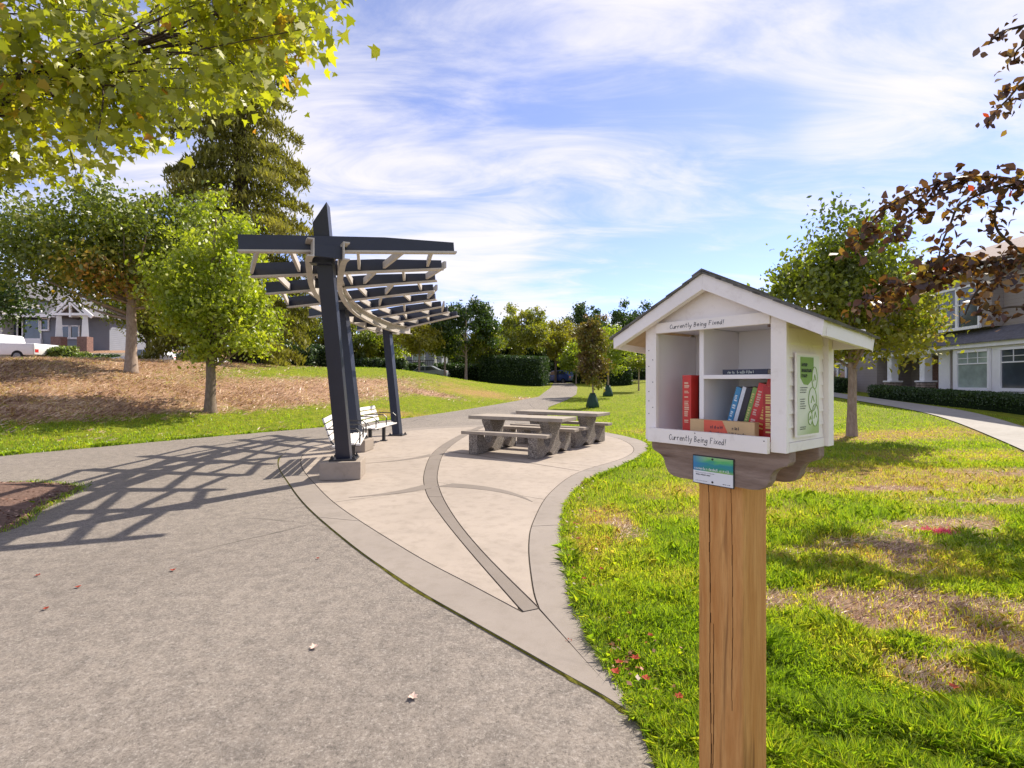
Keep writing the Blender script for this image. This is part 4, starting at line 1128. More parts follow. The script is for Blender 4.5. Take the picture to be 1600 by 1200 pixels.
# ------------------------------------------------------------------ foliage
DIAMOND = np.array([(0, -.5), (.27, -.08), (.20, .22), (0, .5), (-.20, .22), (-.27, -.08)])
MAPLE = np.array([(0, -.42), (.16, -.36), (.42, -.34), (.34, -.14), (.56, .10), (.28, .08), (.20, .22), (0, .58), (-.20, .22), (-.28, .08), (-.56, .10), (-.34, -.14), (-.42, -.34), (-.16, -.36)])
SPRAY = np.array([(0, .1), (.12, -.25), (.10, -.7), (0, -1), (-.10, -.7), (-.12, -.25)])
def leaf_polys(C, size, shape, droop=0.35, spread=1.0):
    """C (N,3) leaf centres -> (N,k,3) polygons with random facing, tips hanging by droop"""
    N = len(C); k = len(shape)
    n = RNG.normal(0, 1, (N, 3)) * np.array([spread, spread, .7]); n[:, 2] = np.abs(n[:, 2]) + .25
    n /= np.linalg.norm(n, axis=1)[:, None]
    t = RNG.normal(0, 1, (N, 3)); t[:, 2] -= droop * 3
    t -= n * np.sum(t * n, 1)[:, None]; t /= np.linalg.norm(t, axis=1)[:, None] + 1e-9
    s = np.cross(n, t)
    sz = size * RNG.uniform(.5, 1.3, N)
    V = C[:, None, :] + (s[:, None, :] * shape[None, :, 0:1] + t[:, None, :] * shape[None, :, 1:2]) * sz[:, None, None]
    fold = np.abs(shape[:, 0])[None, :, None] * n[:, None, :] * sz[:, None, None] * RNG.uniform(-.2, .9, N)[:, None, None]
    curl = -(np.maximum(shape[:, 1], 0) ** 2)[None, :, None] * n[:, None, :] * sz[:, None, None] * RNG.uniform(-.2, .9, N)[:, None, None]
    return V + fold + curl
def crown_points(ells, nclump, clump_r, n, hollow=0.55):
    """uneven crown: leaf clumps spread through ellipsoids, biased to the outside"""
    ells = np.array(ells, float); vol = np.prod(ells[:, 3:6], axis=1); pick = RNG.choice(len(ells), nclump, p=vol / vol.sum())
    d = RNG.normal(0, 1, (nclump, 3)); d /= np.linalg.norm(d, axis=1)[:, None]
    r = hollow + (1 - hollow) * RNG.random(nclump) ** .7
    r *= RNG.uniform(.72, 1.18, nclump)
    cl = ells[pick, :3] + d * r[:, None] * ells[pick, 3:6]
    rad = clump_r * RNG.uniform(.35, 1.55, nclump)
    w = rad ** 2.2; ci = RNG.choice(nclump, n, p=w / w.sum())
    off = RNG.normal(0, .5, (n, 3)) * np.array([1, 1, .85])
    return cl, cl[ci] + off * rad[ci][:, None], ci
def limb(mb, a, b, r0, r1, sag=0.0, n=5, seg=6):
    a, b = Vector(a), Vector(b); pts = []; rr = []
    k = Vector((random.uniform(-1, 1), random.uniform(-1, 1), random.uniform(-.5, .5))) * (b - a).length * .06
    for i in range(n + 1):
        t = i / n; p = a.lerp(b, t) + k * math.sin(math.pi * t) + Vector((0, 0, sag * math.sin(math.pi * t)))
        pts.append(p); rr.append(r0 * (1 - t) + r1 * t)
    mb.tube(pts, rr, seg)
def tree(name, label, x, y, trunk_h, r, ells, nclump, clump_r, nleaf, size, mat, bark='bark', group=None, tint=None, lean=(0, 0), shape=DIAMOND, nlimb=14, hollow=.55, zb=None, droop=.35):
    z = tz(x, y) if zb is None else zb
    t = thing(name, label, 'tree', (x, y, z), 0, group)
    top = Vector((lean[0], lean[1], trunk_h))
    cz = max(e[2] + e[5] * .55 for e in ells)
    mb = MB()
    mb.tube([(0, 0, -.15), (0, 0, .04), (top.x * .25, top.y * .25, trunk_h * .3), (top.x * .6 + .02, top.y * .6, trunk_h * .65), top, (top.x * 1.1, top.y * 1.1, trunk_h + (cz - trunk_h) * .5), (ells[0][0], ells[0][1], cz)],
            [r * 1.75, r * 1.35, r * 1.05, r * .95, r * .85, r * .5, r * .12], 10)
    cl, P, ci = crown_points(ells, nclump, clump_r, nleaf, hollow)
    for q in cl[RNG.choice(len(cl), min(nlimb, len(cl)), replace=False)]:
        s0 = RNG.uniform(.75, 1.0) * trunk_h + max(0, (q[2] - trunk_h)) * RNG.uniform(0, .45)
        f = min(1, s0 / trunk_h)
        limb(mb, (top.x * f, top.y * f, s0), q, r * .38, r * .06, -.1 * random.random(), 4, 5)
    mb.build('trunk', M[bark], t, smooth=True)
    rel = P - np.array([ells[0][0], ells[0][1], ells[0][2]])
    cv = RNG.random(len(cl))[ci]
    ti = np.clip(.30 * RNG.random(len(P)) + .35 * cv + .16, 0, 1) if tint is None else np.clip(tint(rel, cv, RNG.random(len(P))), 0, 1)
    o = link('crown', np_mesh('crown', leaf_polys(P, size, shape, droop), len(shape), ti), M[mat], t)
    return t

# right: young tree on the lawn in front of the townhouse
x, y = gp(1331, 676, .12)
tree('lawn_tree', 'round young green tree on the right lawn in front of the townhouse', x, y, 2.3, .11,
     [(0, 0, 3.55, 2.15, 2.0, 1.55), (.1, 0, 4.6, 1.5, 1.4, 1.35), (.9, 0, 3.0, 1.3, 1.3, .9), (-.9, 0, 4.1, 1.1, 1.1, 1.2)], 170, .46, 21000, .15, 'lf_mid', 'barkpale', None,
     lambda rel, cv, u: .25 + .30 * cv + .25 * u - .10 * rel[:, 2] + .05 * np.maximum(0, rel[:, 0]), nlimb=22)
# left: bright young tree and the darker spreading one behind it
x, y = -10.25, 17.4
tree('lawn_tree', 'bright yellow green young tree on the left bank nearest the path', x, y, 1.7, .16,
     [(0.2, 0, 4.1, 2.0, 2.0, 2.1), (0, 0, 5.7, 1.5, 1.5, 1.6), (.3, 0, 3.0, 1.9, 1.7, 1.2)], 170, .42, 21000, .15, 'lf_bright', 'bark', None,
     lambda rel, cv, u: .22 + .4 * cv + .35 * u, nlimb=22)
x, y = -14.95, 20.1
tree('lawn_tree', 'wide dark green tree with rusty inner leaves and pale trunk on the left bank', x, y, 2.5, .19,
     [(-.6, 0, 4.7, 3.5, 3.0, 2.1), (-2.2, 0, 4.4, 2.4, 2.4, 1.8), (.9, 0, 5.6, 2.4, 2.3, 1.8), (0, 0, 3.7, 2.3, 2.1, 1.0)], 230, .62, 26000, .18, 'lf_mid', 'barkpale', None,
     lambda rel, cv, u: .10 + .30 * cv + .25 * u + .45 * np.exp(-((rel[:, 0] - .8) ** 2 + (rel[:, 2] + 1.4) ** 2) / 2.2) * (u > .3), nlimb=26)
# dark tree at the far left edge, and one between house and cars
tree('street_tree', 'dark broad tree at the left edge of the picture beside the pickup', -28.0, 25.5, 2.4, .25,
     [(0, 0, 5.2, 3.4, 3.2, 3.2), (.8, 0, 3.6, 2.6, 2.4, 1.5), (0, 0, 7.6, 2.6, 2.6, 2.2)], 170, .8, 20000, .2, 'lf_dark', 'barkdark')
tree('street_tree', 'green tree right of the grey blue house across the street', -23.8, 33.5, 1.6, .17,
     [(0, 0, 3.6, 2.3, 2.2, 1.7), (0, 0, 5.0, 2.0, 2, 1.5)], 130, .6, 13000, .19, 'lf_mid', 'barkdark')
tree('street_tree', 'shady tree over the white parked cars behind the bank', -19.6, 33.0, 2.0, .2,
     [(0, 0, 4.9, 2.8, 2.4, 2.0), (1.5, 0, 4.2, 2.2, 2, 1.3)], 130, .65, 13000, .2, 'lf_mid', 'barkdark')

# tall cedar
def cedar(x, y, H, R, label):
    z = tz(x, y); t = thing('cedar_tree', label, 'tree', (x, y, z))
    mb = MB(); mb.tube([(0, 0, -.2), (0, 0, .5), (0, 0, H * .5), (0, 0, H)], [.75, .55, .34, .04], 10)
    C = []; n = 150
    for i in range(n):
        h = .9 + (H - 1.4) * (i / n) ** 1.0
        a = i * 2.399 + random.uniform(-.4, .4)
        L = R * (1 - (h / H) ** 2.2) * random.uniform(.65, 1.08) * (0.9 if h < 2.5 else 1)
        d = Vector((math.cos(a), math.sin(a), 0))
        pts = []
        for k in range(7):
            s = k / 6; pts.append(d * L * s + Vector((0, 0, h + L * (.10 * s - .42 * s * s) + .10 * L * max(0, s - .75))))
        mb.tube(pts, [.055 * (1 - .85 * k / 6) * (1 - .4 * h / H) + .008 for k in range(7)], 5)
        m_ = int(900 * L / R)
        s = RNG.random(m_) ** .75 * .92 + .08
        q = np.array([[np.interp(v, np.linspace(0, 1, 7), [p[j] for p in pts]) for j in range(3)] for v in s])
        side_ = np.array([-d.y, d.x, 0]); wid = .16 * L * (1.15 - s) + .12
        q += side_[None, :] * (RNG.normal(0, 1, m_) * wid)[:, None]
        q[:, 2] -= np.abs(RNG.normal(0, .28, m_)) + .03
        C.append(q)
    mb.build('trunk', M['barkdark'], t, smooth=True)
    C = np.concatenate(C); N = len(C)
    cv = vnoise(C[:, 0] + 40, C[:, 2] + 40, .9, 21)
    ti = np.clip(.15 + .5 * cv + .35 * RNG.random(N) * (np.hypot(C[:, 0], C[:, 1]) / R), 0, 1)
    link('crown', np_mesh('crown', leaf_polys(C, .30, SPRAY * np.array([1.15, 1]), .9, 1.6), len(SPRAY), ti), M['lf_conifer'], t)
cedar(-15.9, 30.0, 31.0, 5.4, 'tall dark cedar with drooping branches behind the pergola')

# background trees beyond the bank and along the street
def bg(name, label, px_, Z, w, top_px, bot_px, mat, n=7000, size=.24, bark='bark', trunk_r=.09, narrow=1.0, tint=None, zb=None):
    X = (px_ - 800) / F * Z; z = tz(X, Z) if zb is None else zb
    zt = CAMH + (HOR - top_px) / F * Z - z; zo = max(.5, CAMH + (HOR - bot_px) / F * Z - z)
    c = (zt + zo) / 2; h = (zt - zo) / 2
    tree(name, label, X, Z, zo + .25, trunk_r, [(0, 0, c - h * .15, w / 2, w / 2, h * .85), (0, 0, c + h * .35, w / 3 * narrow, w / 3 * narrow, h * .68)], 90, .5 if w > 2.5 else .32, n, size, mat, bark, 'trees along the far street', tint, nlimb=12, zb=zb)
bg('street_tree', 'yellow green small tree just right of the last pergola post', 655, 44, 4.0, 500, 552, 'lf_yellow', 7000, .22, 'barkpale')
bg('street_tree', 'dense dark green tree left of the big hedge', 728, 46, 6.6, 465, 556, 'lf_dark', 14000, .24, 'barkpale', .13)
bg('street_tree', 'low light green tree behind the bank beside the far grey house', 695, 46, 3.4, 520, 556, 'lf_bright', 5000, .2, 'barkpale')
bg('street_tree', 'slim green tree with thin trunk at the left end of the hedge', 757, 47, 3.6, 505, 562, 'lf_mid', 6000, .22, 'barkpale')
bg('street_tree', 'olive green tree with reddish top above the big hedge', 815, 52, 6.2, 472, 560, 'lf_mid', 13000, .25, 'bark', .15, 1, lambda rel, cv, u: .35 + .3 * cv + .2 * u)
bg('street_tree', 'yellow autumn tree at the end of the path', 868, 56, 5.0, 500, 565, 'lf_yellow', 9000, .25, 'bark', .12)
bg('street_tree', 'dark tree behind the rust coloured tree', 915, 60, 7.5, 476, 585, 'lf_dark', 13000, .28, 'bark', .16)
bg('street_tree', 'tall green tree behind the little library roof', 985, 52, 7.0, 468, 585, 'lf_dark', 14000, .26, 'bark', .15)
bg('street_tree', 'light green tree right of the path end', 900, 50, 3.6, 538, 580, 'lf_bright', 6000, .22, 'barkpale', .06)
bg('street_tree', 'dark leafy tree left of the small street tree with pale trunk', 560, 48, 7.0, 500, 575, 'lf_mid', 12000, .25, 'barkdark', .12)
bg('street_tree', 'green bushy tree seen between the pergola posts', 600, 50, 5.5, 490, 575, 'lf_bright', 9000, .24, 'barkdark', .12)
bg('street_tree', 'dark shrubby tree right of the tall cedar', 500, 47, 6.5, 470, 572, 'lf_mid', 12000, .25, 'barkdark', .12)
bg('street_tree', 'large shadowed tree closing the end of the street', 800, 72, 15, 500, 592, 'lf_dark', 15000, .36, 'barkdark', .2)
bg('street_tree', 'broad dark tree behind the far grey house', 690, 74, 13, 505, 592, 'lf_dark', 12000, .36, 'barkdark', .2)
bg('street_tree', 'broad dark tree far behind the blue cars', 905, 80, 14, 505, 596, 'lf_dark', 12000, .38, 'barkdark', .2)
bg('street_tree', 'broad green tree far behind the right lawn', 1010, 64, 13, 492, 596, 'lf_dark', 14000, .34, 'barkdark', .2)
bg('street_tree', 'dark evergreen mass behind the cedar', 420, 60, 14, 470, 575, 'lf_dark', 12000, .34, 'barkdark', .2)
bg('street_tree', 'green tree behind the left townhouse wall beside the lawn tree', 1180, 52, 9, 500, 596, 'lf_mid', 9000, .3, 'barkdark', .15)
# right-hand lawn saplings with water bags
def sapling(label, px_, py_, top, w, mat, bag=True, n=6000, tint=None, h0=.75):
    y = py_; x = (px_ - 800) / F * y; z0 = tz(x, y)
    zt = CAMH + (HOR - top) / F * y - z0; c = (zt + h0) / 2; h = (zt - h0) / 2
    tree('sapling', label, x, y, h0 + .3, .05, [(0, 0, c - h * .1, w / 2, w / 2, h * .9), (0, 0, c + h * .4, w / 2.6, w / 2.6, h * .65)], 70, .30, n, .15, mat, 'barkpale', None, tint, nlimb=12, hollow=.35, zb=z0)
    if bag:
        t = thing('watering_bag', 'dark green watering bag wrapped round ' + ('the rust coloured sapling' if mat == 'lf_rust' else 'the weeping green sapling'), 'watering bag', (x, y, z0))
        mb = MB(); n_ = 14
        for zz, r_ in ((0, .30), (.08, .33), (.3, .28), (.55, .20), (.72, .13), (.74, .09)):
            mb.v += [(r_ * math.cos(6.2832 * k / n_) * (1 + .06 * math.sin(3 * k)), r_ * math.sin(6.2832 * k / n_), zz) for k in range(n_)]
        for i in range(5):
            for k in range(n_): mb.f.append((i * n_ + k, i * n_ + (k + 1) % n_, (i + 1) * n_ + (k + 1) % n_, (i + 1) * n_ + k))
        if 'bag' not in M: M['bag'] = plain('green_bag', (.012, .05, .03), .5, .4, .2, 8)
        mb.build('bag', M['bag'], t, smooth=True)
        mb = MB(); mb.tube([(.13 * math.cos(a_ * .785), .13 * math.sin(a_ * .785), .73) for a_ in range(9)], .014, 6); mb.build('collar', M['black'], t)
sapling('narrow rust brown sapling with a watering bag beside the path', 926, 25.8, 480, 1.65, 'lf_rust', True, 8000, lambda rel, cv, u: .10 + .45 * cv + .40 * u + .12 * (rel[:, 0] > .4), .9)
sapling('weeping light green sapling behind the rust brown one', 950, 33.5, 513, 3.6, 'lf_bright', True, 7000, None, 1.3)
sapling('thin staked sapling left of the little library', 998, 38.0, 560, 2.2, 'lf_mid', False, 4500, None, 1.9)

# hedges
def hedge(label, a, b, w, h, size, n, name='hedge', zb=None, mat='lf_hedge', rnd=.25, grp=None):
    a, b = Vector((*a, 0)), Vector((*b, 0)); d = (b - a); L = d.length; d.normalize(); nn = Vector((-d.y, d.x, 0)); mid = (a + b) / 2
    z = tz(mid.x, mid.y) if zb is None else zb
    t = thing(name, label, 'hedge', (mid.x, mid.y, z), 0, grp)
    mb = MB(); k = 14; m_ = 10
    def prof(u): # rounded section
        ang = math.pi * u; return (-math.copysign(abs(math.cos(ang)) ** .45, math.cos(ang)) * w / 2, abs(math.sin(ang)) ** .4 * h)
    for i in range(k + 1):
        s = i / k; e = min(s, 1 - s) * L; sc = min(1, (e / (rnd * w + .01)) ** .4 * .25 + .75) if e < rnd * w else 1
        for j in range(m_ + 1):
            o, zz = prof(j / m_); p = a + d * (L * s) + nn * o * sc * .93
            mb.v.append((p.x - mid.x, p.y - mid.y, zz * sc * .95 - .05 + (tz(p.x, p.y) - z if zb is None else 0)))
    for i in range(k):
        for j in range(m_):
            q = i * (m_ + 1) + j; mb.f.append((q, q + m_ + 1, q + m_ + 2, q + 1))
    mb.f.append(tuple(range(m_ + 1))); mb.f.append(tuple(k * (m_ + 1) + j for j in range(m_, -1, -1)))
    if 'hedgecore' not in M: M['hedgecore'] = plain('hedge_core', (.012, .022, .008), .95, .1, .4, 6)
    mb.build('core', M['hedgecore'], t)
    s = RNG.random(n); u = RNG.random(n); endm = RNG.random(n) < w / (L + w) * .5
    s = np.where(endm, np.where(RNG.random(n) < .5, 0, 1), s)
    ang = np.pi * u; o = -np.sign(np.cos(ang)) * np.abs(np.cos(ang)) ** .45 * w / 2; zz = np.abs(np.sin(ang)) ** .4 * h
    o = np.where(endm, o * RNG.random(n), o); zz = np.where(endm, zz * RNG.random(n), zz)
    P = np.array([a.x, a.y])[None] + np.outer(s * L, [d.x, d.y]) + np.outer(o, [nn.x, nn.y])
    gz = terrain(P[:, 0], P[:, 1]) - z if zb is None else 0
    C = np.stack([P[:, 0] - mid.x, P[:, 1] - mid.y, zz + gz], 1) + RNG.normal(0, size * .35, (n, 3))
    cv = vnoise(C[:, 0] + 30, C[:, 1] + C[:, 2] + 30, 1.6, 31)
    link('foliage', np_mesh('foliage', leaf_polys(C, size, DIAMOND), 6, np.clip(.15 + .5 * cv + .35 * RNG.random(n), 0, 1)), M[mat], t)
hedge('long dark belt of shrubs far behind the grey house and hedge', (-62, 78), (-2, 84), 6, 5.5, .5, 9000, 'shrub_belt', 1.0, 'lf_dark')
hedge('long dark belt of shrubs far behind the right lawn', (4, 84), (60, 76), 6, 6.0, .5, 9000, 'shrub_belt', 1.0, 'lf_dark')
hedge('big clipped dark green hedge left of the path end', (-2.6, 47.5), (3.0, 45.5), 2.6, 2.55, .13, 15000)
hedge('tall dark shrub behind the big clipped hedge', (-3.0, 53), (3.4, 54), 2.6, 3.6, .2, 7000, 'bush')
hedge('rounded bush at the right of the weeping sapling', (8.6, 46), (10.6, 46), 1.8, 1.5, .13, 4500, 'bush')
hedge('low clipped dark hedge along the townhouse front', (17.6, 15.6), (19.2, 27.0), .9, .62, .075, 16000)
hedge('short low hedge under the far townhouse window', (19.6, 30.3), (20.2, 33.8), .9, .85, .08, 5000)
hedge('dark shrub row behind the path end', (6.4, 52), (12, 53), 1.6, 1.5, .14, 6000, 'bush')
for k, (px_, Z, w, h, mt, lab) in enumerate(((90, 34.0, 1.8, 1.25, 'lf_blossom', 'light green flowering shrub left of the porch column'), (112, 34.5, 1.8, .75, 'lf_blossom', 'light green shrub in front of the porch steps'), (150, 34.5, 2.2, .6, 'lf_hedge', 'dark low shrub at the right corner of the house'), (40, 35, 1.6, .9, 'lf_blossom', 'light shrub behind the pickup bed'), (137, 33.8, 1.5, .55, 'lf_bright', 'small bright shrub under the house window'))):
    X = (px_ - 800) / F * Z; hedge(lab, (X - w / 2, Z), (X + w / 2, Z), w * .7, h, .14, 2500, 'bush', None, mt)
for px_, Z, w, h, lab in ((640, 54, 3, 1.6, 'dark shrub in front of the far grey house'), (500, 43, 4, 2.2, 'dark undergrowth below the trees right of the cedar'), (590, 46, 5, 1.8, 'dark undergrowth seen between the pergola posts'), (720, 50, 5, 1.6, 'dark undergrowth behind the young street trees'), (450, 42, 5, 1.8, 'dark undergrowth behind the cedar skirt')):
    X = (px_ - 800) / F * Z; hedge(lab, (X - w / 2, Z), (X + w / 2, Z), w * .5, h, .2, 3500, 'bush')

# overhanging maple at upper left: trunk in the mulch bed outside the frame
t = thing('maple_tree', 'yellow green maple hanging over the picture from the upper left', 'tree', (-9.6, 5.6, 0.1))
mb = MB(); L0 = root_of(t).location
limb(mb, (0, 0, -.2), (.1, .1, 3.0), .24, .19, 0, 6, 10); hub = Vector((.1, .1, 3.0))
poly_px = [(0, 0), (0, 285), (60, 300), (130, 285), (200, 270), (262, 225), (300, 200), (360, 175), (430, 165), (450, 140), (480, 110), (520, 95), (548, 72), (560, 30), (520, -40), (300, -80)]
def inside(px_, py_):
    c_ = False; n_ = len(poly_px)
    for i in range(n_):
        (x1, y1), (x2, y2) = poly_px[i], poly_px[i - 1]
        if (y1 > py_) != (y2 > py_) and px_ < (x2 - x1) * (py_ - y1) / (y2 - y1) + x1: c_ = not c_
    return c_
tips = []
while len(tips) < 125:
    px_, py_ = random.uniform(-250, 560), random.uniform(-120, 300)
    if px_ > 0 and not inside(px_, py_): continue
    Z = random.uniform(5.0, 8.4) if px_ < 380 else random.uniform(5.2, 6.6)
    tips.append(at(px_, py_, Z) - L0)
for _ in range(16): tips.append(Vector((random.uniform(-3.5, 3), random.uniform(-3, 3.2), random.uniform(4.4, 8))))
bough = [Vector(q) for q in ((1.9, .4, 4.9), (3.9, .9, 5.2), (2.2, 1.8, 4.4), (5.4, .6, 5.6), (1.0, -1.6, 5.2), (-1.6, 0.6, 5.5), (.6, .4, 6.8), (3.4, .2, 6.6))]
for b_ in bough: limb(mb, hub, b_, .085, .03, .25, 6, 6)
C = []
for q in tips:
    s_ = min(bough, key=lambda b_: (b_ - q).length)
    s0 = hub.lerp(s_, random.uniform(.7, 1.0))
    limb(mb, s0, q, .016, .004, .12, 5, 4)
    m_ = 72
    u = RNG.random(m_) * .75 + .3
    a0 = np.array(s0); b0 = np.array(q); p_ = a0 + (b0 - a0) * np.minimum(u, 1.05)[:, None]
    far_ = np.linalg.norm(b0 - a0); u2 = 1 - (1 - np.minimum(u, 1)) * min(1, .9 / max(far_, .3))
    p_ = a0 + (b0 - a0) * u2[:, None] + RNG.normal(0, .20, (m_, 3)) * np.array([1, 1, .6])
    p_[:, 2] -= .05
    C.append(p_)
mb.build('trunk', M['barkdark'], t, smooth=True)
C = np.concatenate(C)
wc = C + np.array(L0); qx = 800 + wc[:, 0] / wc[:, 1] * F; qy = HOR - (wc[:, 2] - CAMH) / wc[:, 1] * F
ti = np.clip(.15 + .65 * RNG.random(len(C)) * (.4 + vnoise(C[:, 0] + 20, C[:, 2] + 20, 1.3, 41)), 0, .93); ti[RNG.random(len(C)) < .008] = 1.0
link('crown', np_mesh('crown', leaf_polys(C, .125, MAPLE, .45, 1.3), len(MAPLE), ti), M['lf_maple'], t)

# overhanging copper beech at upper right: trunk outside the frame
t = thing('copper_beech', 'copper beech branches with dark purple leaves hanging in from the right', 'tree', (10.4, 8.0, 0.03))
L0 = root_of(t).location; mb = MB()
limb(mb, (0, 0, -.2), (-.1, 0, 2.2), .17, .14, 0, 6, 10); hub = Vector((-.1, 0, 2.2)); limb(mb, hub, (0, .2, 6.0), .13, .03, 0, 5, 8)
def path_px(pts, Z0, Z1): n_ = len(pts) - 1; return [at(p[0], p[1], Z0 + (Z1 - Z0) * i / n_) * 1 - L0 for i, p in enumerate(pts)]
br = [  # (points in the picture, depth at the stem side, depth at the tip, leaves)
 ([(1660, 330), (1600, 285), (1520, 276), (1460, 288), (1400, 315), (1360, 350), (1334, 392)], 4.9, 4.6, 460),
 ([(1520, 276), (1470, 300), (1440, 322), (1402, 352), (1396, 368)], 4.8, 4.6, 170),
 ([(1600, 285), (1545, 298), (1500, 320), (1485, 350), (1470, 385), (1466, 415)], 4.9, 4.7, 170),
 ([(1660, 410), (1600, 398), (1540, 412), (1490, 425), (1440, 438), (1385, 452), (1340, 478)], 4.7, 4.5, 470),
 ([(1600, 398), (1560, 362), (1555, 330), (1566, 318)], 4.8, 4.8, 90),
 ([(1640, 425), (1590, 430), (1545, 440), (1520, 465), (1508, 492)], 4.7, 4.6, 150),
 ([(1660, 120), (1600, 130), (1575, 155), (1555, 175), (1540, 196)], 4.9, 4.9, 120),
 ([(1660, 60), (1615, 64), (1590, 78), (1584, 96)], 4.9, 4.9, 60), ([(1600, 40), (1560, 52), (1545, 70)], 4.9, 4.9, 40),
 ([(1660, 470), (1620, 478), (1575, 480), (1550, 488)], 4.5, 4.4, 80), ([(1650, 250), (1620, 275), (1590, 290)], 5.0, 4.9, 90),
 ([(1490, 425), (1440, 445), (1400, 462), (1370, 484)], 4.6, 4.6, 140), ([(1540, 412), (1500, 400), (1460, 410), (1440, 425)], 4.6, 4.7, 120),
]
C = []
for pts, Z0, Z1, n_ in br:
    P = [Vector(q) for q in catmull([tuple(p) for p in path_px(pts, Z0 * 1.5, Z1 * 1.5)], 4)]
    m_ = len(P); mb.tube(P, [.020 * (1 - .8 * i / m_) + .003 for i in range(m_)], 5)
    if pts[0][0] > 1620: limb(mb, hub + Vector((0, 0, random.uniform(0, 2.5))), P[0], .04, .014, .1, 4, 5)
    n_ = int(n_ * .62); A = np.array([tuple(p) for p in P]); u = RNG.random(n_) * (m_ - 1); i = np.floor(u).astype(int); i = np.minimum(i, m_ - 2); f = (u - i)[:, None]
    q = A[i] * (1 - f) + A[i + 1] * f + RNG.normal(0, .085, (n_, 3)); q[:, 2] -= .03
    C.append(q)
ells = np.array([(0.6, .3, 4.2, 2.2, 2.0, 2.4), (1.6, -.4, 3.6, 2, 2, 1.8)])
cl, P2, ci = crown_points([(1.6, .2, 4.8, 2.2, 2.2, 2.4)], 60, .45, 3000, .5)
for q in cl[:24]: limb(mb, hub + Vector((0, 0, random.uniform(0, 2))), q, .035, .008, 0, 4, 5)
wp = P2 + np.array(L0); P2 = P2[(wp[:, 0] / wp[:, 1] > 1.03)]
C = np.concatenate(C + [P2])
mb.build('trunk', M['barkdark'], t, smooth=True)
ti = np.clip(.05 + .8 * RNG.random(len(C)) ** 1.6 + .25 * vnoise(C[:, 0] + 20, C[:, 2] + 20, 2.5, 51) - .05, 0, .97); ti[RNG.random(len(C)) < .006] = 1.0
link('crown', np_mesh('crown', leaf_polys(C, .125, DIAMOND * np.array([1.25, 1]), .4), 6, ti), M['lf_beech'], t)

# ------------------------------------------------------------------ buildings
def siding(name, c, pitch=0.16):
    t = NT(name); v = t.coord('Object')
    s = t.new('ShaderNodeSeparateXYZ'); t.l.new(v, s.inputs[0])
    fr = t.math('FRACT', t.math('MULTIPLY', s.outputs['Z'], 1 / pitch))
    n = t.noise(v, 1.2, 4)
    col = t.ramp(n, [(.3, tuple(x * .93 for x in c)), (.7, tuple(x * 1.06 for x in c))])
    col = t.mix(t.ramp(fr, [(0.0, .55), (.10, .0)]), col, tuple(x * .4 for x in c))
    t.base(col, .7, .3); t.bump(fr, .6, -.02)
    return t.m
M['siding'] = siding('taupe_siding', (.30, .255, .235)); M['siding2'] = siding('grey_blue_siding', (.21, .225, .27)); M['siding3'] = siding('pale_siding', (.50, .47, .44))
M['trim'] = plain('white_trim', (.84, .82, .83), .5, .4, .04, 3)
M['rooftan'] = plain('tan_roof', (.25, .20, .185), .9, .2, .2, 8, .5, 30); M['roofgrey'] = plain('grey_roof', (.14, .135, .15), .9, .2, .25, 8, .5, 30)
def glassmat(name, c):
    t = NT(name); v = t.coord('Object'); col = t.ramp(t.noise(v, 1.4, 3), [(.35, tuple(x * .6 for x in c)), (.7, c)])
    t.base(col, .06, .8); return t.m
M['glass'] = glassmat('window_glass', (.07, .085, .11)); M['blind'] = glassmat('window_blind', (.42, .50, .45))
M['brickred'] = plain('dark_brick', (.22, .13, .11), .9, .2, .35, 12, .4, 40)

def window(parent, O, U, N, w, h, cols=1, transom=True, mat='glass', world=True, mull=2):
    """white framed window centred on O in the wall plane (U along the wall, N outwards)"""
    O, U, N = Vector(O), Vector(U).normalized(), Vector(N).normalized(); Z = Vector((0, 0, 1))
    mb = MB(); f = .10
    def bar(a, b, th, dp=.09): mb.bar(O + U * a[0] + Z * a[1] + N * dp / 2, O + U * b[0] + Z * b[1] + N * dp / 2, th, dp, N)
    bar((-w / 2, -h / 2 - f / 2), (w / 2, -h / 2 - f / 2), f * 1.3, .13); bar((-w / 2, h / 2 + f / 2), (w / 2, h / 2 + f / 2), f)
    for k in range(cols + 1):
        x = -w / 2 + w * k / cols; bar((x, -h / 2 - f), (x, h / 2 + f), f if k in (0, cols) else .14)
    wo = mb.build('window', M['trim'], parent, world=world)
    for k in range(cols):
        x0 = -w / 2 + w * k / cols + .05; x1 = -w / 2 + w * (k + 1) / cols - .05
        mb = MB(); mb.bar(O + U * (x0 + x1) / 2 + N * .02 - Z * h / 2, O + U * (x0 + x1) / 2 + N * .02 + Z * h / 2, x1 - x0, .02, N)
        mb.build('pane', M[mat[k] if isinstance(mat, (list, tuple)) else mat], wo, world=world)
        if transom:
            mb = MB(); z = h * .18; mb.bar(O + U * x0 + N * .045 + Z * z, O + U * x1 + N * .045 + Z * z, .05, .04, N)
            for j in range(1, mull + 1):
                x = x0 + (x1 - x0) * j / (mull + 1); mb.bar(O + U * x + N * .04 + Z * z, O + U * x + N * .04 + Z * h / 2, .022, .025, N)
            mb.bar(O + U * x0 + N * .04 + Z * (z + h / 2) / 2, O + U * x1 + N * .04 + Z * ((z + h / 2) / 2 + 1e-4), .022, .02, N)
            mb.build('muntin', M['trim'], wo, world=world)
    return wo

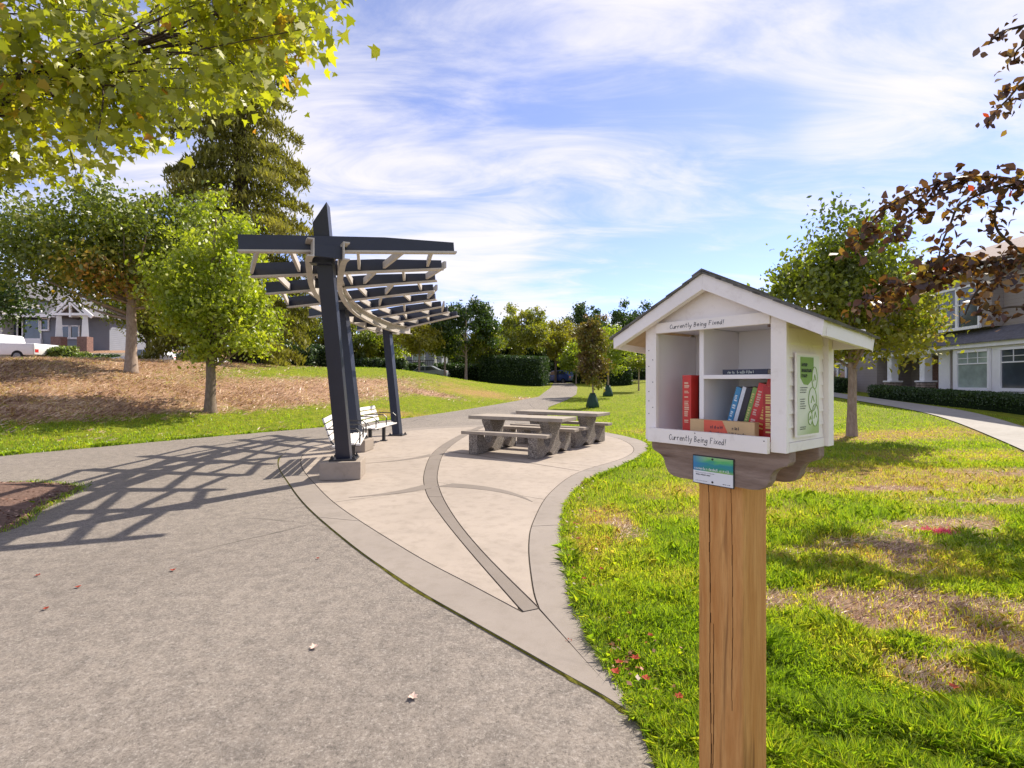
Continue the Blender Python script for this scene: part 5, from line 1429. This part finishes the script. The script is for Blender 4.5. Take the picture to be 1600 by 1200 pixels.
# townhouse at right: the front runs away from the camera
def fpt(Zd, z, out=0.0):   # point on the townhouse front
    return Vector((20.6 + .1 * (Zd - 22) - out * .995, Zd + out * .0995, z))
U = Vector((.0995, .995, 0)); NF = Vector((-.995, .0995, 0)); Z3 = Vector((0, 0, 1))
TH = thing('townhouse', 'taupe townhouse with white trim, bay windows and stone porch columns at right', 'building', (20.6, 24, .4))
def wallbox(name, Z0, Z1, z0, z1, out, mat, depth=5.0, parent=None):
    a, b = fpt(Z0, z0, out), fpt(Z1, z0, out)
    mb = MB(); q = [a, b, b - NF * depth, a - NF * depth]
    vs = q + [p + Z3 * (z1 - z0) for p in q]
    mb.add(vs, [(0, 1, 2, 3), (7, 6, 5, 4), (0, 4, 5, 1), (1, 5, 6, 2), (2, 6, 7, 3), (3, 7, 4, 0)])
    return mb.build(name, M[mat], parent or TH, world=True)
wallbox('wall', 12.0, 25.0, .2, 6.3, 0, 'siding', 9)
wallbox('wall', 25.0, 29.6, .2, 6.3, -1.6, 'siding', 7.4)
wallbox('wall', 29.6, 40.0, .2, 6.3, .25, 'siding', 9)
wallbox('base_trim', 12.0, 24.95, .55, .80, .04, 'trim', .2)
wallbox('base_trim', 25.0, 29.6, .45, .75, -1.0, 'trim', .58)     # porch deck edge
wallbox('base_trim', 29.7, 33, .45, .6, .30, 'trim', .2)
wallbox('corner_trim', 24.3, 25.02, .81, 3.1, .05, 'trim', .5)
# bay window, lower floor
bay = wallbox('bay', 18.2, 23.4, 1.05, 2.98, .55, 'trim', .54)
window(TH, fpt(22.2, 2.02, .56), U, NF, 1.75, 1.55, 1, True, 'blind')
window(TH, fpt(19.9, 2.02, .56), U, NF, 1.75, 1.55, 1, True, 'glass')
window(TH, fpt(23.41, 2.02, .27), -NF, U, .30, 1.5, 1, True, 'glass')
wallbox('bay_sill', 18.1, 23.5, .90, 1.04, .60, 'trim', .58)
# eave band and skirt roof between the floors
wallbox('eave_fascia', 12.0, 24.9, 2.99, 3.2, .75, 'trim', .7)
wallbox('eave_fascia', 24.9, 29.7, 2.90, 3.15, .45, 'trim', 2.0)
mb = MB()
a0, a1, b0, b1 = fpt(12, 3.21, .85), fpt(24.9, 3.21, .85), fpt(12, 3.85, .02), fpt(24.9, 3.85, .02)
mb.add([a0, a1, b1, b0, a0 - Z3 * .05, a1 - Z3 * .05, b1 - Z3 * .4, b0 - Z3 * .4], [(0, 3, 2, 1), (4, 5, 6, 7), (0, 1, 5, 4), (1, 2, 6, 5), (3, 0, 4, 7)])
mb.build('skirt_roof', M['roofgrey'], TH, world=True)
mb = MB()
a0, a1, b0, b1 = fpt(24.95, 3.16, .6), fpt(29.75, 3.16, .6), fpt(24.95, 3.95, -1.58), fpt(29.75, 3.95, -1.58)
mb.add([a0, a1, b1, b0, a0 - Z3 * .05, a1 - Z3 * .05, b1 - Z3 * .4, b0 - Z3 * .4], [(0, 3, 2, 1), (4, 5, 6, 7), (0, 1, 5, 4), (1, 2, 6, 5), (3, 0, 4, 7)])
mb.build('porch_roof', M['roofgrey'], TH, world=True)
# upper bay with window
wallbox('upper_bay', 21.4, 24.8, 3.86, 6.15, .45, 'siding', .44)
window(TH, fpt(23.2, 4.82, .46), U, NF, 2.5, 1.75, 2, False, 'glass')
mb = MB(); mb.bar(fpt(22.05, 4.95, .52), fpt(24.3, 4.95, .52), .05, .06, NF); mb.build('window_rail', M['trim'], TH, world=True)
window(TH, fpt(16.5, 5.0, .01), U, NF, 1.8, 1.5, 2, False, 'glass')
wallbox('upper_fascia', 12.0, 40.2, 6.31, 6.55, .75, 'trim', .3)
mb = MB()
a0, a1, b0, b1 = fpt(11.6, 6.56, .9), fpt(40.5, 6.56, .9), fpt(13.5, 8.7, -4.2), fpt(38.5, 8.7, -4.2); c0, c1 = fpt(11.6, 6.56, -9.5), fpt(40.5, 6.56, -9.5)
mb.add([a0, a1, b1, b0, c0, c1], [(0, 3, 2, 1), (3, 4, 5, 2), (0, 4, 3), (1, 2, 5), (0, 1, 5, 4)])
mb.build('roof', M['rooftan'], TH, world=True)
# far part of the front
window(TH, fpt(33.2, 2.0, .26), U, NF, 3.0, 1.35, 3, False, 'glass')
window(TH, fpt(33.2, 4.95, .26), U, NF, 2.6, 1.5, 2, False, 'glass')
wallbox('garage_trim', 31.6, 35.4, .5, 1.05, .31, 'trim', .1)
mb = MB(); mb.bar(fpt(27.6, .75, -1.58) + NF * .02, fpt(27.6, 2.8, -1.58) + NF * .02, .95, .05, NF); mb.build('door', M['brickred'], TH, world=True)
# porch columns with stone bases
M['stone'] = plain('column_stone', (.33, .26, .215), .9, .2, .35, 5, .5, 30)
for Zc in (25.9, 28.5):
    c_ = fpt(Zc, 0, .05); rotc = Matrix.Rotation(math.atan2(U.y, U.x) - math.pi / 2, 3, 'Z')
    mb = MB(); mb.box((c_.x, c_.y, 2.25), (.36, .36, 1.34), rotc); co = mb.build('column', M['trim'], TH, world=True)
    mb = MB(); mb.box((c_.x, c_.y, 1.54), (.66, .66, .08), rotc); mb.build('column_cap', M['trim'], co, world=True)
    mb = MB(); mb.box((c_.x, c_.y, .95), (.50, .50, 1.10), rotc); sb = mb.build('stone_base', M['joint'], co, world=True)
    z = .40
    while z < 1.46:
        hh = random.uniform(.10, .17); hh = min(hh, 1.495 - z)
        off_ = random.uniform(-.08, .08)
        for fx, fy, ux, uy in ((-1, 0, 0, 1), (0, -1, 1, 0)):
            for s_ in (-1, 1):
                w_ = .29 + off_ * s_; cc_ = (.29 - w_ / 2) * s_
                q = rotc @ Vector((fx * .26 + ux * cc_, fy * .26 + uy * cc_, 0))
                mb = MB(); mb.box((c_.x + q.x, c_.y + q.y, z + hh / 2), (abs(ux) * (w_ - .015) + abs(fx) * random.uniform(.08, .12), abs(uy) * (w_ - .015) + abs(fy) * random.uniform(.08, .12), hh - .015), rotc)
                mb.build('stone', M['stone'], TH, world=True, bevel=.012, seg=1)
        z += hh
# planter on the porch
pt = thing('flower_pot', 'small white flower pot between the porch columns', 'flower pot', tuple(fpt(26.9, .76, -.75)))
mb = MB(); mb.tube([(0, 0, 0), (0, 0, .4)], [.15, .2], 12); mb.build('pot', M['trim'], pt)
C = RNG.normal(0, .16, (300, 3)); C[:, 2] = np.abs(C[:, 2]) + .42
link('plant', np_mesh('plant', leaf_polys(C, .1, DIAMOND), 6, RNG.random(300)), M['lf_rust'], pt)

# craftsman house at left
HZ = 41.0
def hp(px_, py_, dz=0.0): return at(px_, py_, HZ + dz)
gz = 3.55
HS = thing('house', 'grey blue craftsman house with white gabled porch at left', 'building', (-33, HZ, gz))
def hb(name, x0, x1, y0, y1, z0, z1, mat, parent=None):
    mb = MB(); mb.bx(x0, x1, y0, y1, z0, z1); return mb.build(name, M[mat], parent or HS, world=True)
xl, xr = hp(14, 0).x, hp(165, 0).x
hb('wall', -40.2, xr, HZ + .4, HZ + 9, gz - .6, 6.75, 'siding2')
hb('wall', -46.5, -40.25, HZ - .6, HZ + 9, gz - .6, 8.6, 'siding3')
zt = lambda py_: CAMH + (HOR - py_) / F * HZ
# main roof
mb = MB(); e = .5
a0, a1 = Vector((-40.8, HZ - .5, zt(494))), Vector((xr + .6, HZ - .5, zt(494))); b0, b1 = Vector((-38.6, HZ + 4.5, zt(462) + .5)), Vector((xr - 1.8, HZ + 4.5, zt(462) + .5)); c0, c1 = Vector((-40.8, HZ + 9.5, zt(494))), Vector((xr + .6, HZ + 9.5, zt(494)))
mb.add([a0, a1, b1, b0, c0, c1], [(0, 1, 2, 3), (3, 2, 5, 4), (0, 3, 4), (1, 5, 2), (0, 4, 5, 1)]); rfm = mb.build('roof', M['roofgrey'], HS, world=True)
hb('chimney', -36.6, -36.0, HZ + 3, HZ + 3.6, zt(470), zt(455) + .5, 'siding3', rfm)
hb('gutter', -40.8, xr + .6, HZ - .62, HZ - .5, zt(497), zt(492), 'trim')
mb = MB(); mb.add([Vector((-46.9, HZ - .9, 8.5)), Vector((-43.4, HZ - .9, 10.6)), Vector((-39.9, HZ - .9, 8.5)), Vector((-46.9, HZ + 9, 8.5)), Vector((-43.4, HZ + 9, 10.6)), Vector((-39.9, HZ + 9, 8.5))], [(0, 2, 1), (3, 4, 5), (0, 1, 4, 3), (1, 2, 5, 4), (0, 3, 5, 2)])
mb.build('roof', M['roofgrey'], HS, world=True)
for s_ in (0, 1):
    mb = MB(); a_ = Vector((-47.0, HZ - 1.0, 8.45)) if s_ == 0 else Vector((-39.8, HZ - 1.0, 8.45)); mb.bar(a_, (-43.4, HZ - 1.0, 10.6), .08, .22); mb.build('bargeboard', M['trim'], HS, world=True)
# porch gable in front, right part
gx0, gx1 = hp(88, 0, -2).x, hp(140, 0, -2).x; gxm = (gx0 + gx1) / 2; ze_ = zt(497) - .1; zp_ = zt(474) + .05; yp = HZ - 2.2
mb = MB(); mb.add([Vector((gx0 - .3, yp, ze_)), Vector((gxm, yp, zp_)), Vector((gx1 + .3, yp, ze_)), Vector((gx0 - .3, HZ + 1, ze_)), Vector((gxm, HZ + 3, zp_)), Vector((gx1 + .3, HZ + 1, ze_))], [(0, 1, 4, 3), (1, 2, 5, 4)])
mb.build('porch_roof', M['roofgrey'], HS, world=True)
for a_, b_ in (((gx0 - .4, ze_ - .1), (gxm, zp_)), ((gx1 + .4, ze_ - .1), (gxm, zp_))):
    mb = MB(); mb.bar((a_[0], yp - .05, a_[1]), (b_[0], yp - .05, b_[1]), .1, .26); mb.build('bargeboard', M['trim'], HS, world=True)
mb = MB(); mb.bar((gxm, yp - .02, ze_ - .1), (gxm, yp - .02, zp_ - .1), .14, .12, (1, 0, 0)); mb.bar((gx0, yp - .02, ze_ + .12), (gx1, yp - .02, ze_ + .12), .12, .18); mb.bar((gxm - .9, yp - .02, ze_ + .15), (gxm, yp - .02, zp_ - .35), .1, .12); mb.bar((gxm + .9, yp - .02, ze_ + .15), (gxm, yp - .02, zp_ - .35), .1, .12)
mb.build('gable_truss', M['trim'], HS, world=True)
for xq in (gx0 + .25, gx1 - .3):
    mb = MB(); mb.tube([(xq, yp + .15, zt(530)), (xq, yp + .15, ze_)], [.30, .20], 4); co = mb.build('column', M['trim'], HS, world=True)
    mb = MB(); mb.box((xq, yp + .15, zt(530) - .55), (.75, .6, 1.1)); mb.build('brick_base', M['brickred'], co, world=True)
for px_, py_, w_, h_, cols in ((27, 512, 1.0, 1.6, 1), (47, 506, 1.9, 2.4, 1), (70, 507, .75, .85, 1), (103, 519, .7, .9, 1), (118, 519, .7, .9, 1)):
    p = hp(px_, py_, .4); window(HS, (p.x, HZ + .38, p.z), (1, 0, 0), (0, -1, 0), w_, h_, cols, False, 'glass')
hb('bay_base', hp(17, 0).x, hp(60, 0).x, HZ + .2, HZ + .39, zt(540), zt(530), 'trim')
# far grey house in the gap right of the pergola
fh = thing('house', 'small dark grey house far behind the young street trees', 'building', (-11.5, 62, 1.6))
mb = MB(); mb.bx(-15.5, -8.5, 62, 69, 1, 7.2); mb.build('wall', M['siding2'], fh, world=True)
mb = MB(); mb.add([Vector(p) for p in ((-16, 61.5, 7.1), (-8, 61.5, 7.1), (-12, 61.5, 9.5), (-16, 69.5, 7.1), (-8, 69.5, 7.1), (-12, 69.5, 9.5))], [(0, 1, 2), (3, 5, 4), (0, 2, 5, 3), (2, 1, 4, 5), (0, 3, 4, 1)]); mb.build('roof', M['roofgrey'], fh, world=True)
window(fh, (-11.3, 61.98, 4.9), (1, 0, 0), (0, -1, 0), 1.5, 1.6, 1, False, 'blind')
window(fh, (-13.5, 61.98, 4.9), (1, 0, 0), (0, -1, 0), 1.2, 1.4, 1, False, 'glass')
mb = MB()
for x_ in np.arange(-14.8, -9, .28): mb.bar((x_, 60.9, 3.2), (x_, 60.9, 4.05), .05, .05, (1, 0, 0))
mb.bar((-15, 60.9, 4.08), (-9, 60.9, 4.08), .08, .08); mb.build('balcony_railing', M['black'], fh, world=True)
for x_ in (-14.9, -12.9, -9.1):
    mb = MB(); mb.box((x_, 60.9, 3.9), (.2, .2, 5.8)); mb.build('column', M['trim'], fh, world=True)

# ------------------------------------------------------------------ vehicles
M['carwhite'] = plain('white_car_paint', (.78, .78, .80), .25, .6, .03); M['carblue'] = plain('blue_car_paint', (.06, .10, .30), .25, .6, .05)
M['cargrey'] = plain('grey_car_paint', (.30, .33, .36), .25, .6, .05); M['carsilver'] = plain('silver_car_paint', (.55, .52, .49), .25, .6, .05)
M['tyre'] = plain('tyre_rubber', (.02, .02, .022), .8, .2, .2); M['rim'] = plain('wheel_rim', (.16, .16, .17), .4, .5, .1, metal=.4)
M['redlamp'] = plain('red_lamp', (.5, .03, .03), .2, .6, 0); M['clearlamp'] = plain('clear_lamp', (.7, .7, .65), .15, .6, 0)
def car(name, label, loc, rz, paint, prof, glassp, L, Wd=1.8, group=None, cat='car', r=.33):
    """prof/glassp: side outlines (x along the car, z up)"""
    t = thing(name, label, cat, loc, rz, group)
    mb = MB(); mb.prism(prof, (0, Wd / 2, 0), (1, 0, 0), (0, 0, 1), (0, -1, 0), Wd)
    o = mb.build('body', M[paint], t, bevel=.07, smooth=True)
    bm = bmesh.new(); bm.from_mesh(o.data); bmesh.ops.recalc_face_normals(bm, faces=bm.faces); bm.to_mesh(o.data); bm.free()
    for g in glassp:
        mb = MB(); mb.prism(g, (0, Wd / 2 - .06 + .075, 0), (1, 0, 0), (0, 0, 1), (0, -1, 0), Wd + .03); q = mb.build('side_window', M['glass'], t)
        bm = bmesh.new(); bm.from_mesh(q.data); bmesh.ops.recalc_face_normals(bm, faces=bm.faces); bm.to_mesh(q.data); bm.free()
    for x in (L * .30, -L * .31):
        for s in (-1, 1):
            mb = MB(); mb.tube([(x, s * (Wd / 2 - .16), r), (x, s * (Wd / 2 + .012), r)], r, 18); wh = mb.build('wheel', M['tyre'], t)
            mb = MB(); mb.tube([(x, s * (Wd / 2 - .02), r), (x, s * (Wd / 2 + .022), r)], r * .62, 14); mb.build('rim', M['rim'], wh)
    for s in (-1, 1):
        mb = MB(); mb.box((L / 2 - .05, s * (Wd / 2 - .25), .68), (.12, .32, .14)); mb.build('headlight', M['clearlamp'], t)
        mb = MB(); mb.box((-L / 2 + .05, s * (Wd / 2 - .2), .78), (.12, .24, .2)); mb.build('tail_light', M['redlamp'], t)
    return t
SED = [(-2.2, .35), (2.15, .33), (2.22, .62), (2.05, .82), (1.1, .95), (.45, 1.38), (-.75, 1.42), (-1.5, 1.05), (-2.15, .98), (-2.25, .7)]
SEDG = [[(.92, .97), (.42, 1.32), (-.1, 1.36), (-.1, .97)], [(-.18, .97), (-.18, 1.36), (-.72, 1.35), (-1.25, 1.03)]]
HAT = [(-2.0, .38), (2.0, .36), (2.06, .7), (1.85, .92), (1.0, 1.02), (.35, 1.48), (-1.3, 1.52), (-1.85, 1.1), (-2.05, .95)]
HATG = [[(.85, 1.04), (.32, 1.42), (-.15, 1.45), (-.15, 1.04)], [(-.24, 1.04), (-.24, 1.45), (-1.2, 1.45), (-1.6, 1.08)]]
PICK = [(-2.8, .5), (2.75, .5), (2.85, .95), (2.7, 1.12), (1.45, 1.2), (.95, 1.82), (-.35, 1.86), (-.55, 1.28), (-2.8, 1.24)]
PICKG = [[(1.25, 1.24), (.86, 1.74), (.35, 1.77), (.35, 1.24)], [(.26, 1.24), (.26, 1.77), (-.28, 1.78), (-.4, 1.24)]]
def on(px_, Z, top, h): # sits so that its roof appears at picture height top
    X = (px_ - 800) / F * Z; return (X, Z, CAMH + (HOR - top) / F * Z - h)
X = (24 - 800) / F * 33
car('pickup_truck', 'white pickup truck parked in front of the grey blue house', (-33.2, 33.5, 2.72), math.pi, 'carwhite', PICK, PICKG, 5.6, 1.9, None, 'truck', .4)
car('parked_car', 'white sedan parked behind the pale tree trunk', on(234, 35, 546.5, 1.42), math.pi, 'carwhite', SED, SEDG, 4.4, 1.8, 'parked cars')
car('parked_car', 'white station wagon parked left of the cedar', on(297, 35.5, 552, 1.52), math.pi, 'carwhite', HAT, HATG, 4.1, 1.8, 'parked cars')
car('parked_car', 'grey sedan half hidden behind the crest in front of the far house', on(667, 49, 572, 1.42), math.pi * .94, 'cargrey', SED, SEDG, 4.4, 1.8, 'parked cars')
car('parked_car', 'blue hatchback parked at the end of the path beside the hedge', on(874, 57, 579, 1.52), math.pi * .75, 'carblue', HAT, HATG, 4.1, 1.8, 'parked cars')
car('parked_car', 'low blue sedan parked at the end of the path right of the hatchback', on(893, 58, 583.5, 1.32), math.pi * .95, 'carblue', SED, SEDG, 4.4, 1.8, 'parked cars')
